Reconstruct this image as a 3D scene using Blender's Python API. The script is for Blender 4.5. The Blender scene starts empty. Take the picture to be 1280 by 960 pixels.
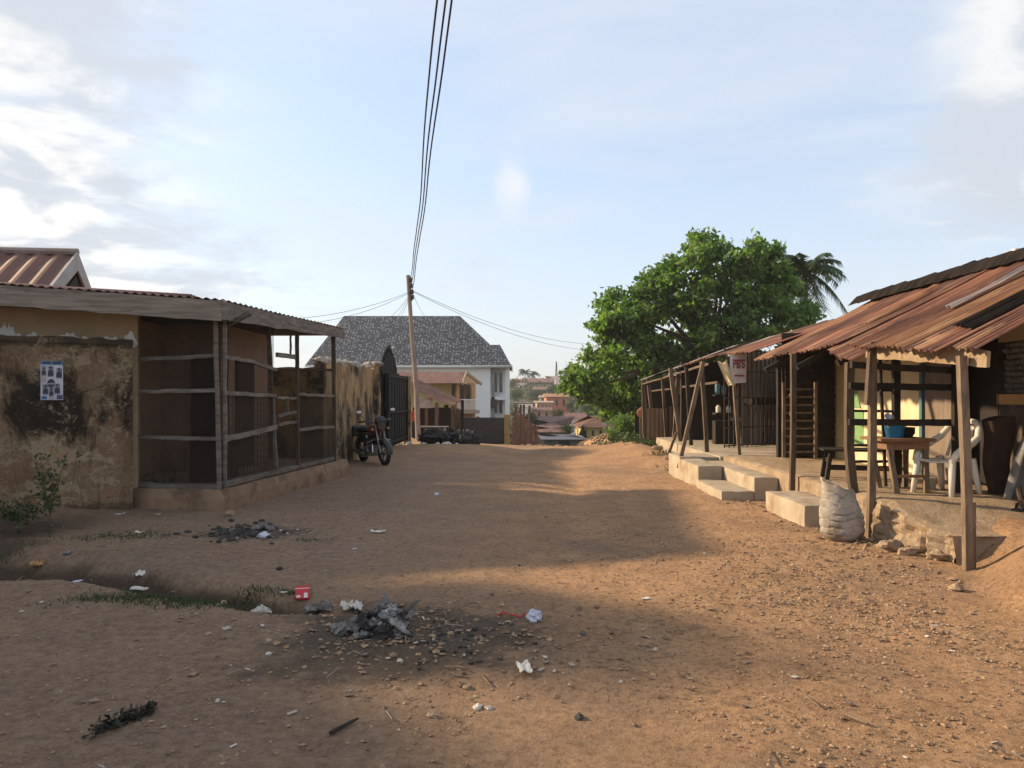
import bpy, math, random
import numpy as np
from mathutils import Vector, Matrix, noise
R = math.radians
random.seed(11); rng = np.random.default_rng(5)
sc = bpy.context.scene
COL = sc.collection
PI = math.pi
F, CX, CY, EYE = 950.0, 640.0, 495.0, 1.6      # camera constants measured on the photograph
SUN_EL, SUN_AZ = R(24), (-0.922, 0.387)

def P(px, py, Y):
    return Vector(((px-CX)/F*Y, Y, EYE+(CY-py)/F*Y))
def sm(a, b, x):
    t = min(1.0, max(0.0, (x-a)/(b-a))); return t*t*(3-2*t)
def nz(x, y, z=0.0):
    return noise.noise(Vector((x, y, z)))
def ga(x, s): return math.exp(-(x/s)**2)

# ---------------------------------------------------------------- terrain height
DITCH = [(-9.0, 8.7, .95, .36), (-5.2, 7.45, .80, .34), (-4.0, 7.0, .55, .28), (-2.9, 6.4, .36, .22), (-1.95, 5.95, .26, .16), (-1.2, 5.75, .25, .07), (-.6, 5.6, .2, .0)]
def ditch(x, y):
    if x > 0 or y < 4.5 or y > 11 or x < -9: return (0.0, 0.0)
    best = (0.0, 0.0)
    for (a, b) in zip(DITCH, DITCH[1:]):
        dx, dy = b[0]-a[0], b[1]-a[1]
        t = min(1, max(0, ((x-a[0])*dx+(y-a[1])*dy)/(dx*dx+dy*dy)))
        d = math.hypot(x-a[0]-t*dx, y-a[1]-t*dy)
        w = a[2]+(b[2]-a[2])*t; dep = a[3]+(b[3]-a[3])*t
        w *= 1+.3*nz(x*1.7, y*1.7, 3)
        best = max(best, (dep*(1-sm(.3*w, w, d)), 1-sm(.35*w, 1.05*w, d)))
    return best
def gz(x, y):
    lx = sm(-7, 1.5, x)
    lx = max(lx, sm(95, 160, y))
    y0 = 19 + 9*sm(3.2, 4.4, x)
    d = 6.8*sm(y0, 95, y)
    z = -(d*lx + 1.5*sm(27, 60, y)*(1-lx))
    z += 15.0*sm(115, 330, y)
    if y < 45 and abs(x) < 14:
        z += .16*ga(x+1.7, 1.6)*ga(y-23.6, 2.0) + .10*ga(x-1.6, 1.3)*ga(y-23, 1.6) + .2*ga(x-3.3, 1.0)*ga(y-21.5, 3)
        z -= .12*ga(x-.3, .7)*ga(y-22, 3)
        z += .10*ga(x-3.6, .5)*sm(15, 17, y)*(1-sm(25, 28, y))
        x0 = 3.72 + .5*sm(6.2, 7.1, y) + .18*nz(x*1.3, y*1.3, 8)
        z += .34*sm(x0, x0+.75, x)*sm(4.2, 5.7, y)*(1-sm(9.5, 10.5, y))
        z += .18*sm(-5.0, -6.6, x)*sm(7.6, 9.4, y)*(1-sm(11, 12, y))
        z += .04*ga(x+4.3, .9)*ga(y-6.2, .3)
        z += .05*nz(x*.45, y*.45, 1) + .022*nz(x*1.4, y*1.4, 2)
        z -= ditch(x, y)[0]
        # worn tyre ruts down the lane
        z -= .03*ga(x-.9-.04*(y-8), .25)*sm(9, 12, y)*(1-sm(22, 25, y))
    else:
        z += .35*nz(x*.05, y*.05, 1)*sm(45, 80, y)
    return z
def G(px, py):
    Y = EYE*F/(py-CY)
    for _ in range(12):
        z = gz((px-CX)/F*Y, Y)
        Y = .5*Y+.5*max(2, (EYE-z)*F/(py-CY))
    x = (px-CX)/F*Y
    return Vector((x, Y, gz(x, Y)))

# ---------------------------------------------------------------- mesh builder
class MB:
    def __init__(s): s.v = []; s.f = []; s.m = []; s.mi = 0
    def add(s, vs, fs):
        b = len(s.v); s.v += [tuple(p) for p in vs]
        for f in fs: s.f.append(tuple(b+i for i in f)); s.m.append(s.mi)
    def box(s, lo, hi, M=None):
        x0, y0, z0 = lo; x1, y1, z1 = hi
        vs = [Vector(p) for p in ((x0,y0,z0),(x1,y0,z0),(x1,y1,z0),(x0,y1,z0),(x0,y0,z1),(x1,y0,z1),(x1,y1,z1),(x0,y1,z1))]
        if M is not None: vs = [M @ p for p in vs]
        s.add(vs, [(0,3,2,1),(4,5,6,7),(0,1,5,4),(1,2,6,5),(2,3,7,6),(3,0,4,7)])
        return s
    def frame(s, d):
        d = d.normalized(); up = Vector((0,0,1)) if abs(d.z) < .9 else Vector((0,1,0))
        a = d.cross(up).normalized(); return a, a.cross(d).normalized()
    def bar(s, p, q, w, h, n=1, jit=0.0, seed=0):
        """rectangular timber from p to q, n pieces along its length, uneven by jit"""
        p, q = Vector(p), Vector(q); a, b = s.frame(q-p)
        vs = []; fs = []
        for i in range(n+1):
            c = p.lerp(q, i/n)
            o = a*jit*nz(i*.7, seed, 1)*1.5 + b*jit*nz(i*.7, seed, 5)*1.5
            for (u, w2) in ((-1,-1),(1,-1),(1,1),(-1,1)):
                k = 1+.25*(jit > 0)*nz(i*.9+u, seed+w2, 2)
                vs.append(c+o+a*u*w*.5*k+b*w2*h*.5*k)
        for i in range(n):
            for k in range(4): fs.append((4*i+k, 4*i+(k+1)%4, 4*i+4+(k+1)%4, 4*i+4+k))
        fs.append((3,2,1,0)); e = 4*n; fs.append((e,e+1,e+2,e+3))
        s.add(vs, fs); return s
    def tube(s, pts, rad, n=8, cap=True, jit=0.0, seed=0):
        pts = [Vector(p) for p in pts]
        if not hasattr(rad, '__len__'): rad = [rad]*len(pts)
        vs = []; fs = []
        a, b = s.frame(pts[1]-pts[0])
        for i, c in enumerate(pts):
            d = (pts[min(i+1, len(pts)-1)]-pts[max(i-1, 0)]).normalized()
            a = (a-d*a.dot(d)).normalized(); b = a.cross(d)
            for k in range(n):
                t = 2*PI*k/n; r = rad[i]*(1+jit*nz(math.cos(t)*1.3+seed, math.sin(t)*1.3, i*.6))
                vs.append(c+a*math.cos(t)*r+b*math.sin(t)*r)
        for i in range(len(pts)-1):
            for k in range(n): fs.append((i*n+k, i*n+(k+1)%n, (i+1)*n+(k+1)%n, (i+1)*n+k))
        if cap: fs.append(tuple(range(n-1,-1,-1))); e = (len(pts)-1)*n; fs.append(tuple(range(e, e+n)))
        s.add(vs, fs); return s
    def lathe(s, prof, c=(0,0,0), n=20, M=None):
        vs = []; fs = []
        for (r, z) in prof:
            for k in range(n):
                p = Vector((r*math.cos(2*PI*k/n), r*math.sin(2*PI*k/n), z))
                vs.append((M @ p if M is not None else p)+Vector(c))
        for i in range(len(prof)-1):
            for k in range(n): fs.append((i*n+k, i*n+(k+1)%n, (i+1)*n+(k+1)%n, (i+1)*n+k))
        s.add(vs, fs); return s
    def torus(s, c, ax, R0, r, n=24, m=8):
        ax = Vector(ax).normalized(); a, b = s.frame(ax); c = Vector(c); vs = []; fs = []
        for i in range(n):
            t = 2*PI*i/n; d = a*math.cos(t)+b*math.sin(t)
            for j in range(m):
                u = 2*PI*j/m; vs.append(c+d*(R0+r*math.cos(u))+ax*r*math.sin(u))
        for i in range(n):
            for j in range(m): fs.append((i*m+j, ((i+1)%n)*m+j, ((i+1)%n)*m+(j+1)%m, i*m+(j+1)%m))
        s.add(vs, fs); return s
    def blob(s, c, r, n=10, m=6, jit=.25, seed=0, M=None, freq=1.2):
        c = Vector(c); r = Vector(r) if hasattr(r, '__len__') else Vector((r,r,r)); vs = []; fs = []
        def pt(d):
            k = 1+jit*nz(d.x*freq+seed*3.1, d.y*freq+seed, d.z*freq)+.5*jit*nz(d.x*3*freq+seed, d.y*3*freq, d.z*3*freq+seed)
            p = Vector((d.x*r.x, d.y*r.y, d.z*r.z))*k
            return (M @ p if M is not None else p)+c
        vs.append(pt(Vector((0,0,1))))
        for i in range(1, m):
            t = PI*i/m
            for k in range(n):
                u = 2*PI*k/n; vs.append(pt(Vector((math.sin(t)*math.cos(u), math.sin(t)*math.sin(u), math.cos(t)))))
        vs.append(pt(Vector((0,0,-1))))
        for k in range(n): fs.append((0, 1+k, 1+(k+1)%n))
        for i in range(m-2):
            for k in range(n): fs.append((1+i*n+k, 1+(i+1)*n+k, 1+(i+1)*n+(k+1)%n, 1+i*n+(k+1)%n))
        e = len(vs)-1; b = 1+(m-2)*n
        for k in range(n): fs.append((e, b+(k+1)%n, b+k))
        s.add(vs, fs); return s
    def prism(s, poly, z0, z1):
        n = len(poly); vs = [(x,y,z0) for x,y in poly]+[(x,y,z1) for x,y in poly]
        s.add(vs, [tuple(range(n-1,-1,-1)), tuple(range(n,2*n))]+[(i,(i+1)%n,n+(i+1)%n,n+i) for i in range(n)]); return s
    def quad(s, *ps): s.add(ps, [tuple(range(len(ps)))]); return s
    def sheet(s, ef, en, rf, rn, waves=10, amp=.018, nv=10, rag=.03, seed=0, sag=.02, per=8):
        """corrugated iron: ef/en eave far/near corner, rf/rn ridge far/near corner"""
        ef, en, rf, rn = map(Vector, (ef, en, rf, rn)); N = (rf-ef).cross(en-ef).normalized()
        if N.z < 0: N = -N
        nu = int(waves*per); vs = []; fs = []
        for i in range(nu+1):
            u = i/nu
            for j in range(nv+1):
                v = j/nv
                vv = v
                if j == 0: vv = v+rag*nz(u*waves*.6, seed, 3)/max(.3, (rf-ef).length)
                if j == nv: vv = v+rag*nz(u*waves*.6, seed, 9)/max(.3, (rf-ef).length)
                p = ef.lerp(en, u).lerp(rf.lerp(rn, u), vv)
                p = p+N*(amp*math.sin(2*PI*waves*u)+sag*nz(u*1.5+seed, vv*2, 4)+.6*sag*nz(u*5+seed, vv*5, 7)-sag*.7*math.sin(PI*v))
                vs.append(p)
        for i in range(nu):
            for j in range(nv):
                a = i*(nv+1)+j; fs.append((a, a+nv+1, a+nv+2, a+1))
        s.add(vs, fs); return s
    def rwall(s, p0, p1, z0, z1, th, res=.15, jit=.01, rag=.0, seed=0, side=1, fr=2.0):
        """masonry wall p0->p1 (xy), z0/z1 numbers or functions of distance; thick to the left of travel if side=1"""
        p0, p1 = Vector((p0[0],p0[1],0)), Vector((p1[0],p1[1],0)); L = (p1-p0).length; d = (p1-p0)/L
        nrm = Vector((-d.y, d.x, 0))*side
        n = max(1, int(L/res)); Z0 = z0 if callable(z0) else (lambda t: z0); Z1 = z1 if callable(z1) else (lambda t: z1)
        m = max(1, int((Z1(0)-Z0(0))/res)); vs = []; fs = []; W = 2*(m+1)
        def J(p):
            k = nz(p.x*fr+seed, p.y*fr, p.z*fr)+.5*nz(p.x*fr*3+seed, p.y*fr*3, p.z*fr*3)
            return p-nrm*jit*k*2
        for i in range(n+1):
            t = L*i/n; b = p0+d*t; top = Z1(t)+rag*nz(t*1.7, seed, 2)+rag*.6*nz(t*6, seed, 4)
            col = [J(Vector((b.x,b.y,Z0(t)+(top-Z0(t))*j/m))) for j in range(m+1)]
            back = [Vector((b.x,b.y,Z0(t)+(top-Z0(t))*j/m))+nrm*th for j in range(m,-1,-1)]
            vs += col+back
        for i in range(n):
            for j in range(W-1): a = i*W+j; fs.append((a, a+W, a+W+1, a+1))
        fs.append(tuple(range(W))); fs.append(tuple(n*W+j for j in range(W-1,-1,-1)))
        s.add(vs, fs); return s
    def grid(s, fn, nu, nv):
        vs = [fn(i/nu, j/nv) for i in range(nu+1) for j in range(nv+1)]
        s.add(vs, [(i*(nv+1)+j, (i+1)*(nv+1)+j, (i+1)*(nv+1)+j+1, i*(nv+1)+j+1) for i in range(nu) for j in range(nv)]); return s
    def build(s, name, mats, parent=None, smooth=False, bevel=0):
        me = bpy.data.meshes.new(name); me.from_pydata(s.v, [], s.f)
        if not isinstance(mats, (list, tuple)): mats = [mats]
        for m in mats: me.materials.append(m)
        if len(mats) > 1: me.polygons.foreach_set('material_index', s.m)
        if smooth: me.polygons.foreach_set('use_smooth', [True]*len(me.polygons))
        me.update(); o = bpy.data.objects.new(name, me); COL.objects.link(o)
        if bevel:
            b = o.modifiers.new('bevel', 'BEVEL'); b.width = bevel; b.segments = 2; b.limit_method = 'ANGLE'
        if parent is not None: adopt(o, parent)
        return o
def adopt(o, parent):
    o.parent = parent
    if parent.type == 'EMPTY': o.matrix_parent_inverse = Matrix.Translation(-parent.location)
def thing(name, label, cat, loc=(0,0,0), group=None):
    o = bpy.data.objects.new(name, None); COL.objects.link(o); o.location = loc; o.empty_display_size = .2
    tag(o, label, cat, group); return o
def tag(o, label, cat, group=None):
    o['label'] = label; o['category'] = cat
    if group: o['group'] = group
    return o
def kind(o, k, label=None):
    o['kind'] = k
    if label: o['label'] = label
    return o
def dup(root, loc, rz=0, s=1, label=None):
    r = root.copy(); COL.objects.link(r); r.location = loc; r.rotation_euler = (0,0,rz); r.scale = (s,s,s)
    if label: r['label'] = label
    for ch in list(root.children):
        c = ch.copy(); COL.objects.link(c); c.parent = r
        for g in ch.children:
            d = g.copy(); COL.objects.link(d); d.parent = c
    return r

# ---------------------------------------------------------------- materials
class NT:
    def __init__(s, name, world=False):
        s.m = bpy.data.worlds.new(name) if world else bpy.data.materials.new(name); s.m.use_nodes = True
        s.t = s.m.node_tree; s.t.nodes.clear()
    def n(s, typ, **kw):
        nd = s.t.nodes.new(typ)
        for k, v in kw.items():
            if k.startswith('i_'): nd.inputs[k[2:].replace('_', ' ')].default_value = v
            else: setattr(nd, k, v)
        return nd
    def l(s, a, b): s.t.links.new(a, b)
    def val(s, x, sock):
        if isinstance(x, (int, float)): sock.default_value = x
        elif isinstance(x, tuple): sock.default_value = x if len(x) == 4 or sock.type == 'VECTOR' else (*x, 1)
        else: s.l(x, sock)
    def math(s, op, a, b=0.0, clamp=False):
        nd = s.n('ShaderNodeMath', operation=op, use_clamp=clamp); s.val(a, nd.inputs[0]); s.val(b, nd.inputs[1]); return nd.outputs[0]
    def mix(s, f, a, b, mode='MIX'):
        nd = s.n('ShaderNodeMix', data_type='RGBA', blend_type=mode, clamp_factor=True)
        s.val(f, nd.inputs[0]); s.val(a, nd.inputs[6]); s.val(b, nd.inputs[7]); return nd.outputs[2]
    def noise(s, vec, scale=5, detail=6, rough=.6, dist=0):
        nd = s.n('ShaderNodeTexNoise', i_Scale=scale, i_Detail=detail, i_Roughness=rough, i_Distortion=dist); s.l(vec, nd.inputs['Vector']); return nd.outputs[0]
    def mapv(s, vec, scale=(1,1,1), rot=(0,0,0), loc=(0,0,0)):
        nd = s.n('ShaderNodeMapping'); nd.inputs['Scale'].default_value = scale; nd.inputs['Rotation'].default_value = rot; nd.inputs['Location'].default_value = loc
        s.l(vec, nd.inputs['Vector']); return nd.outputs[0]
    def ramp(s, f, lo, hi, a=0.0, b=1.0):
        nd = s.n('ShaderNodeMapRange', interpolation_type='SMOOTHSTEP', clamp=True)
        for i, x in enumerate((f, lo, hi, a, b)): s.val(x, nd.inputs[i])
        return nd.outputs[0]
    def out(s, surf, kindn='ShaderNodeOutputMaterial', sock='Surface'):
        o = s.n(kindn); s.l(surf, o.inputs[sock]); return s.m
    def bsdf(s, col, rough=.8, metal=0.0, spec=.3, normal=None, alpha=None):
        b = s.n('ShaderNodeBsdfPrincipled'); s.val(col, b.inputs['Base Color']); s.val(rough, b.inputs['Roughness']); s.val(metal, b.inputs['Metallic'])
        b.inputs['Specular IOR Level'].default_value = spec
        if normal is not None: s.l(normal, b.inputs['Normal'])
        return b.outputs[0]
    def bump(s, h, strength=.4, dist=.02):
        b = s.n('ShaderNodeBump', i_Strength=strength, i_Distance=dist); s.l(h, b.inputs['Height']); return b.outputs[0]
def k(c, f): return tuple(min(1, x*f) for x in c)
def mat(name, c1, c2=None, scale=4, rough=.85, bump=.35, bscale=30, stretch=(1,1,1), c3=None, c3scale=1.2, c3th=(.52,.62), metal=0.0, rand=0.0, spec=.3, bdist=.01, c4=None, c4th=(.58,.66), c4scale=2.3):
    t = NT(name); tc = t.n('ShaderNodeTexCoord').outputs['Object']
    v = t.mapv(tc, stretch); c2 = c2 or k(c1, .6)
    col = t.mix(t.ramp(t.noise(v, scale, 8, .65), .32, .68), c1, c2)
    if c3: col = t.mix(t.ramp(t.noise(t.mapv(v, loc=(7,3,1)), c3scale, 9, .7, .4), *c3th), col, c3)
    if c4: col = t.mix(t.ramp(t.noise(t.mapv(v, loc=(1,9,4)), c4scale, 9, .7, .2), *c4th), col, c4)
    if rand:
        oi = t.n('ShaderNodeObjectInfo').outputs['Random']
        col = t.mix(1.0, col, t.ramp(oi, 0, 1, 1-rand, 1+rand), 'MULTIPLY')
    nrm = t.bump(t.noise(v, bscale, 6, .7), bump, bdist) if bump else None
    return t.out(t.bsdf(col, rough, metal, spec, nrm))
def island(name, cols, rough=.8, trans=0.0, spec=.25, clump=0.0):
    """small separate pieces (leaves, pebbles, scraps): colour differs piece by piece"""
    t = NT(name); g = t.n('ShaderNodeNewGeometry').outputs['Random Per Island']
    r = t.n('ShaderNodeValToRGB'); e = r.color_ramp.elements
    while len(e) < len(cols): e.new(.5)
    for i, c in enumerate(cols): e[i].position = i/(len(cols)-1) if len(cols) > 1 else 0; e[i].color = (*c, 1)
    t.l(g, r.inputs[0]); col = r.outputs[0]
    if clump:
        tc = t.n('ShaderNodeTexCoord').outputs['Object']; nn = t.noise(tc, clump, 5, .65); col = t.mix(t.ramp(nn, .50, .66, 0, .75), col, t.mix(1.0, col, (1.75,1.35,1.3), 'MULTIPLY')); col = t.mix(t.ramp(nn, .46, .34, 0, .75), col, t.mix(1.0, col, (.55,.66,.8), 'MULTIPLY'))
    b = t.bsdf(col, rough, 0, spec)
    if trans:
        tr = t.n('ShaderNodeBsdfTranslucent'); t.l(t.mix(1.0, col, (1.2,1.5,.5), 'MULTIPLY'), tr.inputs[0])
        mx = t.n('ShaderNodeMixShader', i_Fac=trans); t.l(b, mx.inputs[1]); t.l(tr.outputs[0], mx.inputs[2]); b = mx.outputs[0]
    return t.out(b)
M = {}
M['wood'] = mat('weathered_timber', (.155,.11,.075), (.075,.052,.037), 3, stretch=(6,6,1), bump=.6, bscale=14, rand=.25)
M['wood_grey'] = mat('grey_timber', (.20,.175,.15), (.10,.085,.075), 4, stretch=(1,1,5), bump=.6, bscale=14, rand=.15)
M['wood_pale'] = mat('pale_timber', (.23,.165,.11), (.12,.085,.06), 3, stretch=(6,6,1.2), bump=.4, bscale=14, rand=.15)
M['wood_dark'] = mat('dark_timber', (.035,.026,.02), (.018,.014,.012), 4, stretch=(3,3,1), bump=.5, rand=.2)
M['wood_table'] = mat('table_timber', (.26,.14,.07), (.15,.075,.04), 5, stretch=(1,6,6), bump=.3, rough=.7)
M['fascia'] = mat('fascia_boards', (.27,.23,.19), (.15,.125,.10), 3, stretch=(.7,.7,9), bump=.7, bscale=9, c3=(.08,.065,.05), c3th=(.58,.7))
M['beamwood'] = mat('stained_beam', (.38,.29,.19), (.24,.165,.10), 4, bump=.5, c3=(.10,.055,.03), c3scale=3, c3th=(.55,.68))
M['rust'] = mat('rusted_iron', (.21,.088,.052), (.115,.05,.035), 1.6, stretch=(.45,3.2,.45), rough=.75, bump=.3, bscale=25, c3=(.34,.20,.11), c3scale=2.1, c3th=(.53,.65), c4=(.05,.03,.025), c4scale=2.6, c4th=(.56,.66), rand=.36)
M['rust_bright'] = mat('orange_rust_iron', (.30,.15,.07), (.19,.085,.045), 1.6, stretch=(.45,3.2,.45), rough=.75, bump=.3, c3=(.42,.26,.13), c3scale=1.9, c3th=(.5,.65), rand=.15)
M['rust_dark'] = mat('blackened_iron', (.022,.017,.015), (.012,.010,.009), 3, bump=.8, bscale=9, rand=.2, rough=1.0, spec=.05)
M['zinc'] = mat('old_zinc', (.33,.29,.27), (.22,.17,.145), 2, stretch=(.5,3,.5), rough=.6, metal=.1, bump=.2, c3=(.25,.11,.06), c3th=(.55,.7))
M['rust_tile'] = mat('rust_red_sheet', (.19,.088,.066), (.12,.06,.048), 1.2, stretch=(2,.6,.6), rough=.7, bump=.2, c3=(.33,.20,.14), c3th=(.55,.75), rand=.15)
M['cream'] = mat('cream_plaster', (.66,.55,.36), (.55,.44,.27), 2, bump=.3, c3=(.30,.19,.10), c3scale=1.6, c3th=(.60,.72))
M['stone_grey'] = mat('grey_stone', (.36,.345,.33), (.17,.16,.15), 6, bump=.8, bscale=12, rand=.4)
M['concrete'] = mat('worn_concrete', (.40,.335,.25), (.31,.25,.18), 2.5, bump=.4, bscale=45, c3=(.26,.18,.115), c3scale=1.4, c3th=(.52,.66))
M['mud'] = mat('mud_floor', (.37,.275,.185), (.275,.19,.12), 3, bump=1.0, bscale=16, bdist=.03, c3=(.20,.13,.08), c3scale=2.0, c3th=(.55,.7))
M['beige'] = mat('beige_plaster', (.43,.33,.205), (.36,.27,.16), 1.5, bump=.2, c3=(.22,.165,.10), c3th=(.6,.8))
M['brown_wall'] = mat('brown_plaster', (.42,.28,.19), (.34,.22,.15), 2, bump=.2)
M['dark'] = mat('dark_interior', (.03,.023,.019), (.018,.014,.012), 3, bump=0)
M['gate'] = mat('black_gate_paint', (.012,.012,.013), (.02,.018,.018), 3, stretch=(3,3,.7), rough=.7, bump=.2, c3=(.05,.042,.035), c3th=(.62,.75), spec=.2)
M['iron'] = mat('dark_iron', (.035,.028,.024), (.07,.04,.028), 8, rough=.6, bump=.1)
M['white_wall'] = mat('white_render', (.80,.79,.78), (.76,.75,.73), .6, bump=0, c3=(.62,.60,.57), c3th=(.66,.8))
M['white_trim'] = mat('white_trim', (.80,.79,.77), (.74,.73,.70), 2, bump=0)
M['glass'] = mat('dark_glass', (.02,.024,.03), (.03,.034,.04), 1, rough=.12, bump=0, spec=.6)
M['orange'] = mat('orange_plaster', (.52,.30,.13), (.44,.24,.10), 1.5, bump=.1)
M['yellow'] = mat('yellow_plaster', (.50,.40,.18), (.43,.34,.15), 1.5, bump=.1)
M['pink'] = mat('pink_plaster', (.50,.31,.22), (.42,.26,.18), 1.5, bump=.1)
M['redhouse'] = mat('red_plaster', (.50,.20,.12), (.42,.16,.10), 1.5, bump=.1)
M['brownhouse'] = mat('brown_blocks', (.22,.16,.13), (.17,.12,.10), 1.5, bump=.1)
M['plastic_white'] = mat('white_plastic', (.70,.66,.58), (.62,.57,.49), 6, rough=.4, bump=0, spec=.45)
M['blue'] = mat('blue_plastic', (.03,.27,.60), (.025,.23,.53), 4, rough=.35, bump=0, spec=.5)
M['steel'] = mat('bright_steel', (.6,.6,.6), (.5,.5,.5), 9, rough=.25, metal=.9, bump=0)
M['rubber'] = mat('black_rubber', (.02,.02,.02), (.03,.028,.026), 9, rough=.75, bump=.2)
M['moto_black'] = mat('black_motor_paint', (.015,.015,.017), (.025,.024,.024), 6, rough=.35, bump=0, spec=.5)
M['moto_red'] = mat('dark_red_paint', (.14,.012,.015), (.10,.01,.012), 6, rough=.3, bump=0, spec=.5)
M['alu'] = mat('engine_alloy', (.25,.24,.23), (.14,.13,.125), 12, rough=.45, metal=.7, bump=.1)
M['sack'] = mat('woven_sack', (.48,.42,.36), (.36,.31,.26), 5, bump=1.0, bscale=70, c3=(.24,.18,.135), c3scale=4, c3th=(.55,.7))
M['cloth_dark'] = mat('dark_brown_cloth', (.05,.026,.018), (.028,.016,.012), 5, bump=.4)
M['tarp_grey'] = mat('grey_tarp', (.22,.21,.20), (.12,.115,.11), 6, rough=.5, bump=.4)
M['cream_cloth'] = mat('cream_cloth', (.72,.60,.38), (.64,.52,.31), 5, bump=.2)
M['paper'] = mat('dirty_white_paper', (.66,.63,.57), (.52,.48,.42), 14, bump=.2)
M['red_print'] = mat('red_print', (.55,.05,.06), (.45,.04,.05), 9, bump=0)
M['maroon'] = mat('maroon_print', (.28,.06,.08), (.20,.04,.06), 9, bump=0)
M['char'] = mat('charred_scrap', (.03,.028,.027), (.07,.065,.06), 14, bump=.6)
M['ash'] = mat('grey_ash_cloth', (.26,.24,.225), (.12,.11,.105), 14, bump=.6, c3=(.03,.03,.03), c3scale=7)
M['plastic_clear'] = mat('pale_plastic_film', (.55,.56,.66), (.42,.43,.52), 9, rough=.25, bump=.2, spec=.5)
M['rock'] = mat('tan_rock', (.33,.235,.155), (.22,.15,.10), 7, bump=.8, bscale=20, rand=.2)
M['rope'] = mat('wire_black', (.02,.02,.022), None, 3, bump=0)
M['teal'] = mat('blue_green_frame', (.08,.17,.20), (.055,.12,.145), 5, bump=.1)
M['door_grey'] = mat('grey_brown_door', (.22,.17,.13), (.16,.12,.09), 3, stretch=(5,5,.6), bump=.3)
M['green_paint'] = mat('green_paint', (.16,.30,.12), (.22,.36,.17), 5, bump=.1)
M['leaf'] = island('tree_leaves', [(.042,.085,.022),(.078,.148,.036),(.12,.20,.05),(.175,.26,.07)], .5, .48, .4, clump=.75)
M['leaf_dark'] = island('dark_leaves', [(.014,.035,.012),(.026,.058,.018),(.04,.085,.025)], .6, .2)
M['leaf_palm'] = island('palm_leaves', [(.025,.045,.018),(.04,.07,.025),(.06,.10,.035)], .5, .2)
M['leaf_weed'] = island('weed_leaves', [(.03,.05,.02),(.045,.07,.028),(.07,.095,.045)], .7, .15)
M['grass'] = island('grass_blades', [(.03,.055,.02),(.05,.08,.03),(.10,.10,.05)], .8, .1)
M['bark'] = mat('bark', (.10,.07,.05), (.06,.045,.035), 6, bump=.8, bscale=18)
M['pebble'] = island('pebbles', [(.15,.095,.06),(.34,.22,.13),(.22,.14,.085),(.40,.27,.17),(.12,.08,.055),(.29,.185,.11)], .85)
M['scraps'] = island('litter_scraps', [(.42,.38,.32),(.12,.10,.085),(.30,.22,.15),(.06,.05,.045),(.55,.50,.44),(.20,.14,.09)], .8)
M['scrub'] = island('hill_scrub', [(.018,.034,.014),(.032,.055,.02),(.055,.075,.028)], .8, .1)
# ---------------------------------------------------------------- special materials
def ground_mat():
    t = NT('dirt'); tc = t.n('ShaderNodeTexCoord').outputs['Object']
    big = t.noise(tc, .35, 5, .6); mid = t.noise(tc, 1.6, 7, .65, .3); fine = t.noise(tc, 22, 8, .75); grit = t.noise(tc, 75, 6, .75); clod = t.noise(t.mapv(tc, loc=(3,3,3)), 9, 8, .72, .3)
    col = t.mix(t.ramp(mid, .35, .66), (.52,.312,.172), (.39,.23,.128))
    col = t.mix(t.ramp(big, .50, .64, 0, .75), col, (.30,.20,.135))
    col = t.mix(t.ramp(t.noise(t.mapv(tc, loc=(5,2,0)), .9, 6, .7, .5), .55, .70, 0, .7), col, (.54,.33,.18))
    col = t.mix(t.ramp(clod, .50, .66, 0, .55), col, (.20,.12,.072))
    col = t.mix(t.ramp(fine, .46, .62, 0, .55), col, (.15,.09,.055)); col = t.mix(t.ramp(grit, .52, .68, 0, .55), col, (.52,.34,.21)); col = t.mix(t.ramp(t.noise(t.mapv(tc, loc=(9,1,2)), 48, 5, .7), .55, .68, 0, .6), col, (.085,.055,.038))
    vo = t.n('ShaderNodeTexVoronoi', i_Scale=55.0); t.l(tc, vo.inputs['Vector'])
    sp = t.ramp(vo.outputs['Distance'], .12, .28, 1, 0); pick = t.ramp(t.n('ShaderNodeSeparateColor').outputs[0] if False else t.noise(tc, 30, 2, .5), .5, .6)
    col = t.mix(t.math('MULTIPLY', t.math('MULTIPLY', sp, pick), .65), col, (.42,.30,.20))
    # dark drain bed and wall foot, charred ground, grassy far slopes, painted left-side shade
    at = t.n('ShaderNodeAttribute', attribute_name='soil_shade'); sep = t.n('ShaderNodeSeparateColor'); t.l(at.outputs['Color'], sep.inputs[0])
    col = t.mix(t.math('MULTIPLY', at.outputs['Alpha'], .62), col, t.mix(t.ramp(t.noise(tc, 13, 9, .75), .36, .64), (.34,.255,.195), (.175,.13,.10)))  # shade tone of the left ground, blended into the dirt colour
    edge = t.math('ADD', sep.outputs[0], t.math('MULTIPLY', t.math('SUBTRACT', mid, .5), .9))
    col = t.mix(t.ramp(edge, .3, .75, 0, .82), col, (.06,.045,.034))
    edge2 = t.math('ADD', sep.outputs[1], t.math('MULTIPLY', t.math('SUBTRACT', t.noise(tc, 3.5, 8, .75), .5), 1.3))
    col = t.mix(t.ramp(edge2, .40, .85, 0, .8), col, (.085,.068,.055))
    edge3 = t.math('ADD', sep.outputs[2], t.math('MULTIPLY', t.math('SUBTRACT', t.noise(tc, .06, 6, .7), .5), .9))
    col = t.mix(t.ramp(edge3, .3, .7), col, t.mix(t.ramp(t.noise(tc, .25, 8, .7), .4, .6), (.035,.055,.02), (.12,.095,.05)))
    h = t.math('ADD', t.math('ADD', t.math('MULTIPLY', fine, .7), t.math('MULTIPLY', grit, .4)), t.math('ADD', t.math('MULTIPLY', sp, .25), t.math('MULTIPLY', clod, .8)))
    return t.out(t.bsdf(col, .95, 0, .15, t.bump(h, 1.0, .045)))
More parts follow.
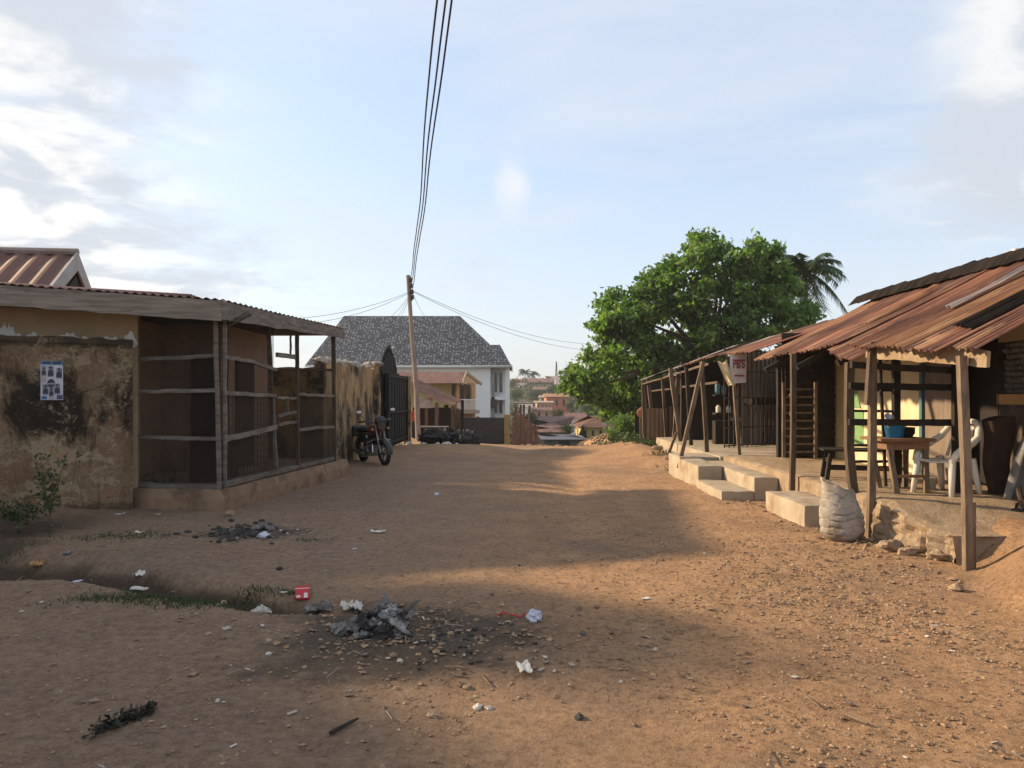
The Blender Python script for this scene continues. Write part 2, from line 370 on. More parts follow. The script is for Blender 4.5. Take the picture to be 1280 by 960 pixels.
def weathered_wall():
    t = NT('mouldy_plaster'); tc = t.n('ShaderNodeTexCoord').outputs['Object']
    sx = t.n('ShaderNodeSeparateXYZ'); t.l(tc, sx.inputs[0]); z = sx.outputs[2]
    n1 = t.noise(tc, 1.3, 9, .7, .4); n2 = t.noise(t.mapv(tc, (1,1,.5), loc=(3,1,2)), 1.45, 10, .74, .35); n3 = t.noise(tc, 7, 8, .7); n4 = t.noise(t.mapv(tc, loc=(8,8,8)), 2.4, 8, .7, .6)
    col = t.mix(t.ramp(n1, .38, .62), (.29,.205,.125), (.20,.125,.075))
    col = t.mix(t.ramp(n4, .53, .575, 0, .8), col, (.42,.33,.21))
    col = t.mix(t.ramp(t.math('SUBTRACT', n3, t.math('MULTIPLY', z, .06)), .45, .62, 0, .6), col, (.30,.16,.085))
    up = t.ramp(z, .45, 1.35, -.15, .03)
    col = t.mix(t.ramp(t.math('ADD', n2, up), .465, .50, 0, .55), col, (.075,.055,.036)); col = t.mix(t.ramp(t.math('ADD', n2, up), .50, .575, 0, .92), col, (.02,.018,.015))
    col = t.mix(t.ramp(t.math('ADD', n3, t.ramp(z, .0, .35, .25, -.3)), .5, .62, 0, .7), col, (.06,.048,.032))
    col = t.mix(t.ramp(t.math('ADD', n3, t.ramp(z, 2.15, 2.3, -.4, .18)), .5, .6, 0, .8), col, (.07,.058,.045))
    n5 = t.noise(t.mapv(tc, (7,7,.5)), 1.0, 9, .72, .3); col = t.mix(t.ramp(n5, .56, .64, 0, .55), col, (.06,.045,.032))
    n6 = t.noise(tc, 4.2, 12, .8, .4); col = t.mix(t.ramp(n6, .555, .585, 0, .75), col, (.40,.32,.21)); n7 = t.noise(t.mapv(tc, loc=(4,4,4)), 19, 10, .8); col = t.mix(t.ramp(n7, .50, .62, 0, .5), col, (.07,.05,.035)); col = t.mix(t.ramp(n7, .42, .34, 0, .4), col, (.36,.26,.16))
    vc = t.n('ShaderNodeTexVoronoi', feature='DISTANCE_TO_EDGE', i_Scale=.9); t.l(t.mapv(tc, (1,1,.6)), vc.inputs['Vector']); col = t.mix(t.ramp(t.math('ADD', vc.outputs['Distance'], t.math('MULTIPLY', t.math('SUBTRACT', n7, .5), .03)), .001, .006, .4, 0), col, (.03,.024,.018))
    return t.out(t.bsdf(col, .95, 0, .15, t.bump(t.math('ADD', n7, n6), .9, .04)))
def street_wall():
    t = NT('streaked_plaster'); tc = t.n('ShaderNodeTexCoord').outputs['Object']
    n1 = t.noise(tc, 1.6, 8, .7); n2 = t.noise(t.mapv(tc, (1,1,.62), loc=(2,5,1)), 1.35, 9, .68, .4); n3 = t.noise(tc, 9, 7, .7)
    col = t.mix(t.ramp(n1, .38, .62), (.42,.29,.15), (.32,.21,.11))
    col = t.mix(t.ramp(n2, .44, .50, 0, .5), col, (.13,.10,.065)); col = t.mix(t.ramp(t.math('ADD', n2, t.math('MULTIPLY', t.math('SUBTRACT', n3, .5), .25)), .50, .57, 0, .93), col, (.035,.037,.032))
    col = t.mix(t.ramp(n3, .6, .72, 0, .5), col, (.14,.10,.06))
    return t.out(t.bsdf(col, .95, 0, .15, t.bump(n3, .6, .02)))
def shingle_mat():
    t = NT('speckled_shingles'); tc = t.n('ShaderNodeTexCoord').outputs['UV']
    b = t.n('ShaderNodeTexBrick', i_Scale=1.0); b.inputs['Brick Width'].default_value = .44; b.inputs['Row Height'].default_value = .36; b.inputs['Mortar Size'].default_value = .045
    b.inputs['Color1'].default_value = (.025,.029,.038,1); b.inputs['Color2'].default_value = (.045,.048,.055,1); b.inputs['Mortar'].default_value = (.012,.012,.014,1); t.l(tc, b.inputs['Vector'])
    vo = t.n('ShaderNodeTexVoronoi', i_Scale=2.9, i_Randomness=.5); t.l(t.mapv(tc, (1,1.0,1)), vo.inputs['Vector'])
    f = t.ramp(vo.outputs['Distance'], .26, .42, 1, 0)
    f = t.math('MULTIPLY', f, t.ramp(t.noise(tc, 2.1, 4, .6), .28, .42))
    col = t.mix(t.math('MULTIPLY', f, .85), b.outputs['Color'], (.26,.265,.275))
    return t.out(t.bsdf(col, .55, 0, .4, t.bump(b.outputs['Fac'], .3, .02)))
def mesh_screen(name, dens, col):
    t = NT(name); tc = t.n('ShaderNodeTexCoord').outputs['Object']
    d = t.n('ShaderNodeBsdfDiffuse'); d.inputs[0].default_value = (*col, 1); tr = t.n('ShaderNodeBsdfTransparent')
    mx = t.n('ShaderNodeMixShader'); t.l(t.ramp(t.noise(tc, 1.3, 5, .6), .3, .7, dens-.07, dens+.07), mx.inputs[0])
    t.l(tr.outputs[0], mx.inputs[1]); t.l(d.outputs[0], mx.inputs[2]); return t.out(mx.outputs[0])
M['ground'] = ground_mat(); M['oldwall'] = weathered_wall(); M['streetwall'] = street_wall(); M['shingle'] = shingle_mat()
M['screen'] = mesh_screen('insect_screen', .45, (.043,.033,.027)); M['screen2'] = mesh_screen('dusty_screen', .68, (.052,.04,.033))

# ---------------------------------------------------------------- ground sheet
def axis(lo, hi, step, far, grow=1.09, back=None):
    a = list(np.arange(lo, hi, step)); s = step; x = a[-1]
    while x < far: s *= grow; x += s; a.append(x)
    s = step; x = a[0]
    while x > (back if back is not None else -far): s *= grow; x -= s; a.insert(0, x)
    return a
xs = axis(-6.6, 5.4, .042, 900); ys = axis(2.6, 10.5, .042, 1300, 1.045, -30)
gv = []; soil_shade = []
PLAT = [(4.1,14.5)]
for y in ys:
    for x in xs:
        z = gz(x, y)
        if 2 < y < 16 and abs(x) < 9:
            z += .012*nz(x*5, y*5, 4)+.008*nz(x*12, y*12, 5)+(.004*nz(x*23, y*23, 7) if y < 10 else 0)
            g = sm(1.2, 2.6, x)*ga(y-6.2, 2.3)*(1-sm(3.9, 4.5, x)); z += .014*g*nz(x*17, y*17, 6)
        gv.append((x, y, z))
        dk = ditch(x, y)[1]*sm(-.8, -2.2, x)
        if -8 < x < -3.8 and 7.8 < y < 11: dk = max(dk, .5*sm(-4.6, -5.8, x)*sm(10.4, 9.0, y)+.25*sm(10.6, 9.6, y)*sm(-4.2, -5.2, x))
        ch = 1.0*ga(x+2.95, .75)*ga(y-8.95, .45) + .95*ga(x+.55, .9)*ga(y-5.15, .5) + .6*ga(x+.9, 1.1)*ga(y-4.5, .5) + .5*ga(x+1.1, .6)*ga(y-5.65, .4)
        ch += .55*sm(1.5, -1.5, x)*sm(11.5, 8, y)*sm(2.5, 4.2, y)*.25  # not charring: slight painted shade over the near-left ground
        soil_shade.append((dk, min(1, ch), sm(26, 60, y)*sm(1500, 1100, y) if abs(x) < 12 else sm(30, 60, y), sm(1.2, -2.2, x+.25*(y-6)*(y < 6)+.5*nz(x*.6, y*.6, 9))*sm(24, 13, y)))  # last channel masks the grey shade tone painted on the left
me = bpy.data.meshes.new('ground'); nxg = len(xs)
me.from_pydata(gv, [], [(j*nxg+i, j*nxg+i+1, (j+1)*nxg+i+1, (j+1)*nxg+i) for j in range(len(ys)-1) for i in range(nxg-1)])
me.polygons.foreach_set('use_smooth', [True]*len(me.polygons))
ca = me.color_attributes.new('soil_shade', 'FLOAT_COLOR', 'POINT'); ca.data.foreach_set('color', np.array(soil_shade, dtype=np.float32).ravel())
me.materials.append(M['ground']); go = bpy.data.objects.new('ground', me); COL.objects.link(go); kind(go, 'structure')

# ---------------------------------------------------------------- loose stones and bits (nobody could count them)
def pebbles(n, fn, name, m, smin, smax, flat=.6):
    mb = MB(); c = 0
    while c < n:
        p = fn()
        if p is None: continue
        x, y = p; z = gz(x, y); s = smin*(smax/smin)**(random.random()**2.6); a = random.random()*6.28
        vs = []
        for (u, v, w) in ((1,0,0),(0,1,0),(-1,0,0),(0,-1,0),(0,0,1),(0,0,-.4),(.7,.7,.4),(-.6,.7,.45)):
            u *= random.uniform(.6,1.25); v *= random.uniform(.5,1.1); w *= random.uniform(.6,1.1)*flat
            vs.append((x+s*(u*math.cos(a)-v*math.sin(a)), y+s*(u*math.sin(a)+v*math.cos(a)), z+s*w+s*.15))
        mb.add(vs, [(0,6,4),(6,1,4),(1,7,4),(7,2,4),(2,3,4),(3,0,4),(0,5,6),(6,5,1),(1,5,7),(7,5,2),(2,5,3),(3,5,0)]); c += 1
    o = mb.build(name, m); kind(o, 'stuff'); return o
def p_any():
    y = 2.7*(7.5)**random.random(); x = random.uniform(-.72, .72)*y
    if random.random() > .34+.45*sm(-.3, 1.5, x)+.3*(nz(x*.8, y*.8, 2) > .1): return None
    return (x, y) if x < 3.9 and nz(x*.7+3, y*.7, 6) > -.28 else None
def p_gravel():
    x = random.gauss(2.6, .75); y = random.gauss(6.0, 1.5)
    if y < 2.8 or x > 3.95 or nz(x*1.2, y*1.2, 5) < -.25: return None
    return x, y
def p_trash():
    x = random.gauss(-.5, .75); y = random.gauss(5.1, .45); return (x, y) if y > 3 else None
pebbles(19000, p_any, 'gravel', M['pebble'], .0035, .018)
pebbles(9000, p_gravel, 'gravel', M['pebble'], .004, .024)
pebbles(900, p_trash, 'gravel', M['pebble'], .006, .034)
def p_edge():
    x = random.gauss(3.75, .22); y = random.uniform(6.6, 11.5); return (x, y) if x < 3.98 else None
pebbles(900, p_edge, 'gravel', M['pebble'], .007, .04)
def scatter_bits(n, fn):
    mb = MB(); c = 0
    while c < n:
        p = fn()
        if p is None: continue
        x, y = p; z = gz(x, y)+.006; a = random.random()*6.28; L = random.uniform(.006, .026); W = L*random.uniform(.12, .8)
        if random.random() < .22: L = random.uniform(.02, .07); W = .0028
        ca, sa = math.cos(a), math.sin(a); tl = random.uniform(0, .5)*W
        pts = [(-L,-W,0),(L,-W,.2*L),(L,W,tl+.2*L),(-L,W,tl)]
        top = [(x+u*ca-v*sa, y+u*sa+v*ca, z+w+.002) for u, v, w in pts]; bot = [(a_, b_, c_-.003) for a_, b_, c_ in top]
        mb.add(top+bot, [(0,1,2,3),(7,6,5,4)]+[(i,4+i,4+(i+1)%4,(i+1)%4) for i in range(4)]); c += 1
    o = mb.build('litter_scraps', M['scraps']); kind(o, 'stuff')
scatter_bits(170, p_any); scatter_bits(110, p_trash)
scatter_bits(140, lambda: (random.gauss(-2.95, .45), random.gauss(8.95, .3)))
scatter_bits(130, lambda: (random.uniform(-5.2, -1.2), random.uniform(5.6, 10.0)))
# grass along the drain's near lip and tufts by the wall
def tufts(name, spots, h=.09):
    mb = MB()
    for (x, y, n, s) in spots:
        for _ in range(n):
            px, py = x+random.gauss(0, s), y+random.gauss(0, s*.5); z = gz(px, py)-.005; a = random.random()*6.28; l = h*random.uniform(.4, 1.2); w = .0045
            dx, dy = math.cos(a), math.sin(a); b = random.uniform(.2, .9)*l
            mb.add([(px-dy*w,py+dx*w,z),(px+dy*w,py-dx*w,z),(px+dx*b*.4+dy*w*.8,py+dy*b*.4-dx*w*.8,z+l*.65),(px+dx*b,py+dy*b,z+l)], [(0,1,2,3)])
    kind(mb.build(name, M['grass']), 'stuff')
gl = [tuple(G(x, y)[:2])+(n, s) for x, y, n, s in ((110,752,110,.12),(150,748,200,.16),(190,748,300,.18),(225,752,380,.17),(260,755,300,.15),(295,757,200,.12),(325,755,80,.09),(365,742,120,.09),(140,672,260,.24),(180,668,90,.16),(20,690,120,.2),(385,676,60,.08))]
tufts('grass', gl, .04)
tufts('grass', [(3.5+random.random()*.7, 15.5+random.random()*8, 60, .16) for _ in range(28)], .12)
# ================================================================ LEFT SIDE
# ---- bungalow with the screened verandah
A, B, C = Vector((-5.36,10.8,0)), Vector((-4.08,10.6,0)), Vector((-3.55,15.2,0))
bung = thing('bungalow', 'low plastered bungalow with a screened verandah under a rusty roof with weathered grey fascia boards', 'house', (-6,12.5,0))
w = MB(); w.rwall((-5.30,10.76),(-12,9.0), 0, 2.8, .2, .3, .004, side=-1); w.build('wall', M['beige'], bung)
# crumbled white plaster where the building meets the old yard wall
cr = MB()
for i in range(46):
    t = i/45; x = -5.35-(1.9*t); y = 10.72-.49*(5.35+x)*-.52 if False else 10.745-.2627*(-5.30-x)*1.0
    hgt = (.03+.30*max(0, nz(i*.45, 1.3))+.05*random.random())*(.45+.55*t)
    cr.blob((x, y, 2.37), (.06, .022, hgt), 8, 6, .9, i)
cr.build('flaking_plaster', M['white_trim'], bung)
w = MB(); w.box((-6.6,12.8,.3),(-4.92,12.95,2.8)); w.box((-4.98,12.951,.3),(-4.85,15.1,2.8)); w.box((-6.6,10.95,.3),(-5.9,12.79,2.8)); w.add([(-5.95,10.9,.325),(-4.0,10.7,.325),(-3.6,15.1,.325),(-5.0,15.1,.325),(-5.95,12.85,.325)], [(0,1,2,3,4)]); w.build('wall', M['brown_wall'], bung)
w = MB(); w.box((-5.38,12.74,.32),(-4.97,12.797,2.3)); w.build('door', M['dark'], bung)
w = MB(); w.box((-4.849,13.3,.34),(-4.81,14.2,2.25)); w.build('door', M['dark'], bung)
# plinth
w = MB()
n = 30
def plinth_pt(t):
    if t < .28: return A.lerp(B, t/.28)
    return B.lerp(C+Vector((.06,.5,0)), (t-.28)/.72)
vs = []
for i in range(n+1):
    t = i/n; p = plinth_pt(t); o = Vector((.05,-.13,0)) if t < .22 else (Vector((.13,-.13,0)) if t < .34 else Vector((.15,-.03,0)))
    j = .035*nz(i*.8, 2)
    vs += [p+o+Vector((j,j,-.2)), p+o*.85+Vector((j*.6,j*.6,.16)), p+o*.6+Vector((0,0,.30+.02*nz(i*.6, 4))), Vector((-4.9,max(12.0,p.y),.315))]
w.add(vs, [(i*4+q, i*4+4+q, i*4+5+q, i*4+1+q) for i in range(n) for q in range(3)])
w.build('plinth', mat('reddish_plinth', (.27,.175,.11), (.20,.125,.08), 3, bump=.9, bscale=16, c3=(.13,.085,.055), c3scale=2.4, c3th=(.5,.65)), bung)
def bpost(p, z0, z1, s, lean=(0,0), name='post', m='wood_grey'):
    b = MB(); p = Vector(p); b.bar((p.x,p.y,z0),(p.x+lean[0],p.y+lean[1],z1), s, s, 8, .006, random.random()*9); return b.build(name, M[m], bung)
on = lambda s, z: Vector((B.x+(C.x-B.x)*s, B.y+(C.y-B.y)*s, z))
bpost(A, .28, 2.75, .06); bpost(B+Vector((.02,-.03,0)), .28, 2.8, .05, (-.07,.0)); bpost(B+Vector((.06,.05,0)), .28, 2.78, .042, (-.01,.02))
bpost(on(.403,0), .3, 2.8, .06, (-.12,-.05)); bpost(on(.596,0), .3, 2.8, .06, (.03,-.14), m='wood'); bpost(C, .3, 2.8, .07, (-.02,-.02), m='wood')
def rail(p, q, w=.05, h=.055, m='wood_grey'):
    b = MB(); b.bar(p, q, w, h, 8, .009, random.random()*9); b.build('rail', M[m], bung)
on1 = lambda s, z: Vector((A.x+(B.x-A.x)*s, A.y+(B.y-A.y)*s, z))
for z0, z1 in ((2.12,2.16),(1.66,1.68),(1.02,1.00)): rail(on1(.02,z0), on1(.98,z1))
rail(on1(0,.34), on1(1,.33), .06, .07)
rail(on(.02,2.15), on(.2,2.13)); rail(on(.2,2.13), on(.40,2.03)); rail(on(.02,1.65), on(.40,1.60)); rail(on(.02,.98), on(.40,1.09), .05, .075)
rail(on(.41,2.28), on(.59,2.28), .05, .075); rail(on(.41,1.57), on(.59,1.56), .04, .04); rail(on(.42,1.27), on(.59,1.33), .04, .045); rail(on(.42,1.13), on(.59,1.15), .04, .05)
rail(on(.605,1.63), on(.98,1.60), .05, .05); rail(on(.605,1.01), on(.98,.99), .05, .05)
rail(on(.0,.36), on(1,.36), .06, .07)
bpost(on(.5,0), 1.28, 1.55, .03, (0,0), 'upright'); bpost(on(.53,0), 2.3, 2.74, .03, (0,0), 'upright')
bpost(on1(.45,0)+Vector((0,2.0,0)), .34, 2.7, .07, (0,0), 'post', 'wood_dark')
def screen(p, q, z0, z1, m='screen', off=.03):
    b = MB(); d = (q-p).normalized(); nn = Vector((-d.y,d.x,0))*off
    def fn(u, v): return p.lerp(q, u)+nn*(1+.5*nz(u*4, v*4, p.x))+Vector((0,0,z0+(z1-z0)*v))
    b.grid(fn, 10, 12); b.build('screen_panel', M[m], bung, smooth=True)
Z = lambda v: Vector((v.x, v.y, 0))
screen(Z(A), Z(B), .33, 2.72); screen(Z(B), Z(on(.4,0)), .36, 1.62, 'screen2'); screen(Z(B), Z(on(.4,0)), 1.62, 2.72)
screen(Z(on(.41,0)), Z(on(.59,0)), .36, 1.14); screen(Z(on(.605,0)), Z(C), .36, 1.61, 'screen2')
# far end of the cage, partly screened
CE = Vector((-4.86,15.15,0)); screen(CE, Z(C), .36, 2.12, 'screen'); rail(CE+Vector((0,0,2.12)), C+Vector((0,0,2.12)), .05, .05, 'wood')
# metal lattice behind the lower screen
g = MB()
for i in range(15): p = on(.04+i*.025, 0); g.bar((p.x-.07,p.y,.4),(p.x-.07,p.y,1.6), .008, .008)
for i in range(12): g.bar(on(.04,.42+i*.105)+Vector((-.078,0,0)), on(.39,.42+i*.105)+Vector((-.078,0,0)), .008, .008)
g.build('lattice', M['iron'], bung)
# inside: dark counter and boxes
w = MB(); w.box((-4.75,11.2,.32),(-4.35,12.1,.95)); w.build('counter', M['dark'], bung)
# roof and fascia
F0, F1, F2, F3 = Vector((-3.93,10.28,2.89)), Vector((-6.47,9.6,3.0)), Vector((-12.5,7.97,3.2)), Vector((-3.40,15.45,2.95))
def fascia(p, q, h, m='fascia', th=.03, seed=0):
    b = MB(); d = (q-p).normalized(); nn = Vector((-d.y,d.x,0))*th; n = 14; vs = []
    for i in range(n+1):
        c = p.lerp(q, i/n); hh = h(i/n); a1 = .012*nz(i*.9, seed, 1); a2 = .02*nz(i*1.3, seed, 2)
        vs += [c+Vector((0,0,a1-hh+a2)), c+Vector((0,0,a1)), c+nn+Vector((0,0,a1)), c+nn+Vector((0,0,a1-hh+a2))]
    b.add(vs, [(i*4+q, i*4+4+q, i*4+4+(q+1)%4, i*4+(q+1)%4) for i in range(n) for q in range(4)]+[(0,1,2,3),(n*4+3,n*4+2,n*4+1,n*4)])
    b.build('fascia_board', M[m], bung)
fascia(F1, F0, lambda t: .255+.02*t, seed=1); fascia(F2, F1, lambda t: .25, seed=2); fascia(F0+Vector((.0,.03,0)), F3, lambda t: .25-.07*t, 'wood_grey', seed=3)
b = MB(); b.bar((-3.99,10.75,2.62),(-3.62,10.55,2.76), .05, .06); b.build('rafter_end', M['wood_grey'], bung)
rf = MB(); up = Vector((0,0,.02))
rf.sheet(F2+up, F1+up, F2+Vector((1.5,4.5,.42)), F1+Vector((.9,3.6,.36)), 40, .014, 6, .03, 1, .01, 5)
rf.sheet(F1+up, F0+up, F1+Vector((.9,3.6,.36)), Vector((-4.6,14.0,2.97)), 24, .014, 6, .03, 2, .01, 5)
rf.sheet(F0+up, F3+up, Vector((-4.6,14.0,2.97)), Vector((-4.9,15.7,2.97)), 30, .012, 5, .03, 3, .008, 5)
rf.build('roof', M['rust_tile'], bung)
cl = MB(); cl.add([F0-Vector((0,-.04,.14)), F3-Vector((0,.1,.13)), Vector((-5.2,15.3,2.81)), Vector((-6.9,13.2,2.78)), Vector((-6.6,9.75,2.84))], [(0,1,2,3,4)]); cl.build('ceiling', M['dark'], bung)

# ---- old yard wall
yw = thing('yard_wall', 'mould-blackened plastered yard wall with a poster, left of the screened verandah', 'wall', (-6,10.2,0))
w = MB(); w.rwall((-12.5,6.77),(-5.24,10.5), -.3, lambda t: 2.36-.03*(t-5)*.35, .22, .12, .012, .02, 3); w.build('wall_face', M['oldwall'], yw, smooth=False)
w = MB(); w.rwall((-12.5,6.74),(-5.22,10.47), lambda t: 2.335-.0105*(t-5), lambda t: 2.41-.0105*(t-5), .25, .08, .018, .04, 7); w.build('coping', M['oldwall'], yw)
# ---- poster on it
def wall_pt(px, z, off=.012):
    a = Vector((-12.5,6.77,0)); d = Vector((-5.24,10.5,0))-a; r = (px-CX)/F
    t = (r*a.y-a.x)/(d.x-r*d.y); p = a+d*t; nn = Vector((d.y,-d.x,0)).normalized(); return p+nn*off+Vector((0,0,z))
pl, pr = wall_pt(51, 0, .034), wall_pt(79, 0, .034)
zt = EYE+(CY-451)/F*pl.y; zb = EYE+(CY-500)/F*pl.y
po = thing('poster', 'pasted paper poster of blue-tinted portrait photos on the mouldy yard wall', 'poster', (pl.x,pl.y,zb))
ex = (pr-pl); nn = Vector((ex.y,-ex.x,0)).normalized()
def pq(mb, u0, v0, u1, v1, lift):
    mb.add([pl+ex*u+nn*lift+Vector((0,0,zb+(zt-zb)*v)) for u, v in ((u0,v0),(u1,v0),(u1,v1),(u0,v1))], [(0,1,2,3)])
def pdisc(mb, u, v, ru, rv, lift, n=14, half=False):
    mb.add([pl+ex*(u+ru*math.cos(PI*2*i/n))+nn*lift+Vector((0,0,zb+(zt-zb)*(v+rv*(math.sin(PI*2*i/n) if not half else max(-.35, math.sin(PI*2*i/n)))))) for i in range(n)], [tuple(range(n))])
b = MB(); vs = [pl+ex*u+nn*l+Vector((0,0,zb+(zt-zb)*v)) for l in (-.03,0) for u, v in ((0,0),(1,0),(1,1),(0,1))]
b.add(vs, [(4,5,6,7),(0,1,5,4),(1,2,6,5),(2,3,7,6),(3,0,4,7)]); b.build('sheet', mat('poster_paper', (.55,.57,.62), (.44,.46,.52), 9, bump=0), po)
b = MB(); pq(b, .0, .9, 1, 1, .003); b.mi = 1; pq(b, .08, .93, .42, .97, .005); pq(b, .56, .93, .9, .97, .005)
b.build('heading', [mat('poster_blue', (.16,.28,.42), None, 5, bump=0), mat('poster_navy', (.03,.05,.11), None, 5, bump=0)], po)
b = MB()
pd = mat('poster_print', (.035,.037,.06), (.07,.065,.08), 30, bump=0); skin = mat('poster_print_tone', (.16,.12,.11), (.22,.17,.15), 30, bump=0)
for u, v, s in ((.14,.68,.8),(.45,.66,1.1),(.82,.62,1.1),(.22,.20,1.0),(.74,.22,1.0),(.48,.14,.8)):
    b.mi = 5; pq(b, u-.135*min(s,1), v-.07, u+.135*min(s,1), v+.20, .002); b.mi = 0; pdisc(b, u, v, .12*s, .11*s, .003, 14, True); b.mi = 1; pdisc(b, u, v+.135*s, .05*s, .048*s, .005)
    b.mi = 0; pdisc(b, u, v+.16*s, .05*s, .032*s, .006, 12)
b.mi = 0; pdisc(b, .47, .43, .17, .11, .008, 20)
b.mi = 2; pq(b, .33, .40, .61, .43, .010); pq(b, .02, .45, .26, .62, .003); pq(b, .35, .02, .62, .06, .007)
b.mi = 3; pq(b, .04, .02, .28, .10, .007); b.mi = 4; pq(b, .72, .02, .98, .13, .007)
b.build('print', [pd, skin, mat('poster_pale', (.5,.45,.45), None, 5, bump=0), mat('poster_bright_blue', (.04,.16,.36), None, 5, bump=0), mat('poster_violet', (.14,.10,.24), None, 5, bump=0), mat('poster_tile', (.30,.33,.40), (.13,.15,.20), 14, bump=0)], po)

# ---- hipped house behind
hh = thing('rear_house', 'rust-roofed house with a grey gable end rising behind the bungalow', 'house', (-11,14.5,0))
ap, fe, be = Vector((-8.05,14,4.22)), Vector((-7.55,12.2,3.2)), Vector((-8.6,16.0,3.0))
L = Vector((-9,-.55,.1))
b = MB(); b.sheet(fe+L*1.0, fe, ap+L, ap, 26, .03, 5, .0, 3, .012, 6); b.sheet(be+L, be, ap+L, ap, 26, .02, 4, 0, 4, .01, 5); b.build('roof', M['rust_tile'], hh)
b = MB(); b.tube([ap+L+Vector((0,0,.03)), ap+Vector((.05,0,.03))], .07, 8); b.build('ridge_cap', M['zinc'], hh)
b = MB(); ins = Vector((-.45,0,-.1))
b.add([ap+Vector((.02,0,-.42)), fe.lerp(ap,.02)+Vector((-.02,0,-.4)), be+Vector((-.02,0,-.4)), ap+ins, fe+ins, be+ins], [(0,1,2)]); b.build('gable', M['dark'], hh)
for p, q in ((fe, ap), (be, ap)):
    b = MB(); nrm = Vector((.5,.0,0)); dn = Vector((0,0,-.33))
    b.add([p+Vector((.06,0,.03)), q+Vector((.06,0,.03)), q+Vector((.06,0,.03))+dn, p+Vector((.06,0,.03))+dn*.8, p+Vector((.02,0,.03)), q+Vector((.02,0,.03)), q+Vector((.02,0,.03))+dn, p+Vector((.02,0,.03))+dn*.8], [(0,1,2,3),(7,6,5,4),(0,4,5,1),(3,2,6,7),(0,3,7,4),(1,5,6,2)]); b.build('bargeboard', M['white_trim'] if False else mat('grey_bargeboard', (.42,.41,.40), (.34,.33,.33), 4, bump=.2), hh)
b = MB(); b.box((-17,12.9,-.2),(-8.7,15.3,3.3)); b.build('wall', M['beige'], hh)

# ---- street wall with broken top, gate
sw = thing('street_wall', 'tan street wall streaked black with crumbled stones along its top, beside the black gate', 'wall', (-3.65,17.5,0))
w = MB(); w.rwall((-3.90,15.75),(-3.92,21.7), -.2, lambda t: 2.28+.02*t, .2, .14, .012, .06, 5, side=1); w.rwall((-7.6,15.72),(-3.9,15.7), -.2, 2.2, .2, .14, .012, .05, 6, side=1); w.build('wall_face', M['streetwall'], sw)
for i in range(30):
    t = i/29; b = None
b = MB()
for i in range(34):
    t = random.random(); b.blob((-3.98-random.random()*.14, 15.8+5.8*t, 2.34+.08*t), (random.uniform(.06,.14), random.uniform(.08,.2), random.uniform(.04,.11)), 7, 5, .5, i)
o = b.build('broken_coping', mat('whitish_rubble', (.46,.42,.37), (.30,.26,.22), 6, bump=.6), sw)
gp = thing('gate_pillar', 'square plastered gate pillar between the streaked wall and the black gate', 'pillar', (-3.6,20.25,0))
b = MB(); b.rwall((-3.82,21.7),(-3.82,22.1), -.2, 2.5, .36, .14, .012, .02, 9); b.build('shaft', M['streetwall'], gp)
b = MB()
for i in range(9): b.blob((-4.0+random.uniform(-.2,.2), 21.9+random.uniform(-.2,.2), 2.52), (.14,.14,.07), 7, 5, .5, i+50)
b.build('pillar_cap', mat('pillar_rubble', (.34,.31,.28), (.2,.18,.16), 6, bump=.6), gp)
gt = thing('metal_gate', 'tall black sheet-metal compound gate with a peaked spear-topped leaf', 'gate', (-3.45,23,0))
def leaf(y0, y1, top, peak, x=-3.84):
    b = MB(); n = 16
    for i in range(n):
        ya, yb = y0+(y1-y0)*i/n, y0+(y1-y0)*(i+1)/n
        b.box((x-.02-.02*(i%2), ya, .05), (x+.02-.02*(i%2), yb, top+peak*(1-abs(2*(i+.5)/n-1)**1.6)))
    b.build('gate_leaf', M['gate'], gt)
    f = MB()
    for z in (.2, 1.1, top-.08): f.bar((x+.05,y0,z),(x+.05,y1,z), .05, .07)
    for yy in (y0+.04, y1-.04): f.bar((x+.05,yy,.05),(x+.05,yy,top), .06, .06)
    f.build('gate_frame', M['gate'], gt)
    for i in range(15 if peak else 0):
        s = MB()
        yy = y0+.1+(y1-y0-.2)*i/14; h = top+peak*(1-abs(2*i/14-1)**1.6); s.tube([(x,yy,h-.05),(x,yy,h+.12),(x,yy,h+.26)], [.018,.03,.002], 6)
        s.build('spear', M['gate'], gt)
leaf(22.12, 25.3, 2.35, .62); leaf(22.3, 26.5, 2.28, 0.0, -3.70)
b = MB()
for i in range(4): b.torus((-3.77, 22.6+.36*i, .95), (1,0,0), .15, .012, 18, 5)
for i in range(5): b.bar((-3.77,22.5+.3*i,.7),(-3.77,22.5+.3*i,1.5), .02, .02)
b.build('scrollwork', M['gate'], gt)
gp2 = thing('gate_post', 'narrow tan timber-faced post at the far end of the black gate', 'post', (-3.4,25.4,0))
b = MB(); b.bar((-3.66,26.65,-.2),(-3.66,26.65,2.3), .22, .22, 6, .006, 3); b.build('shaft', M['streetwall'], gp2)

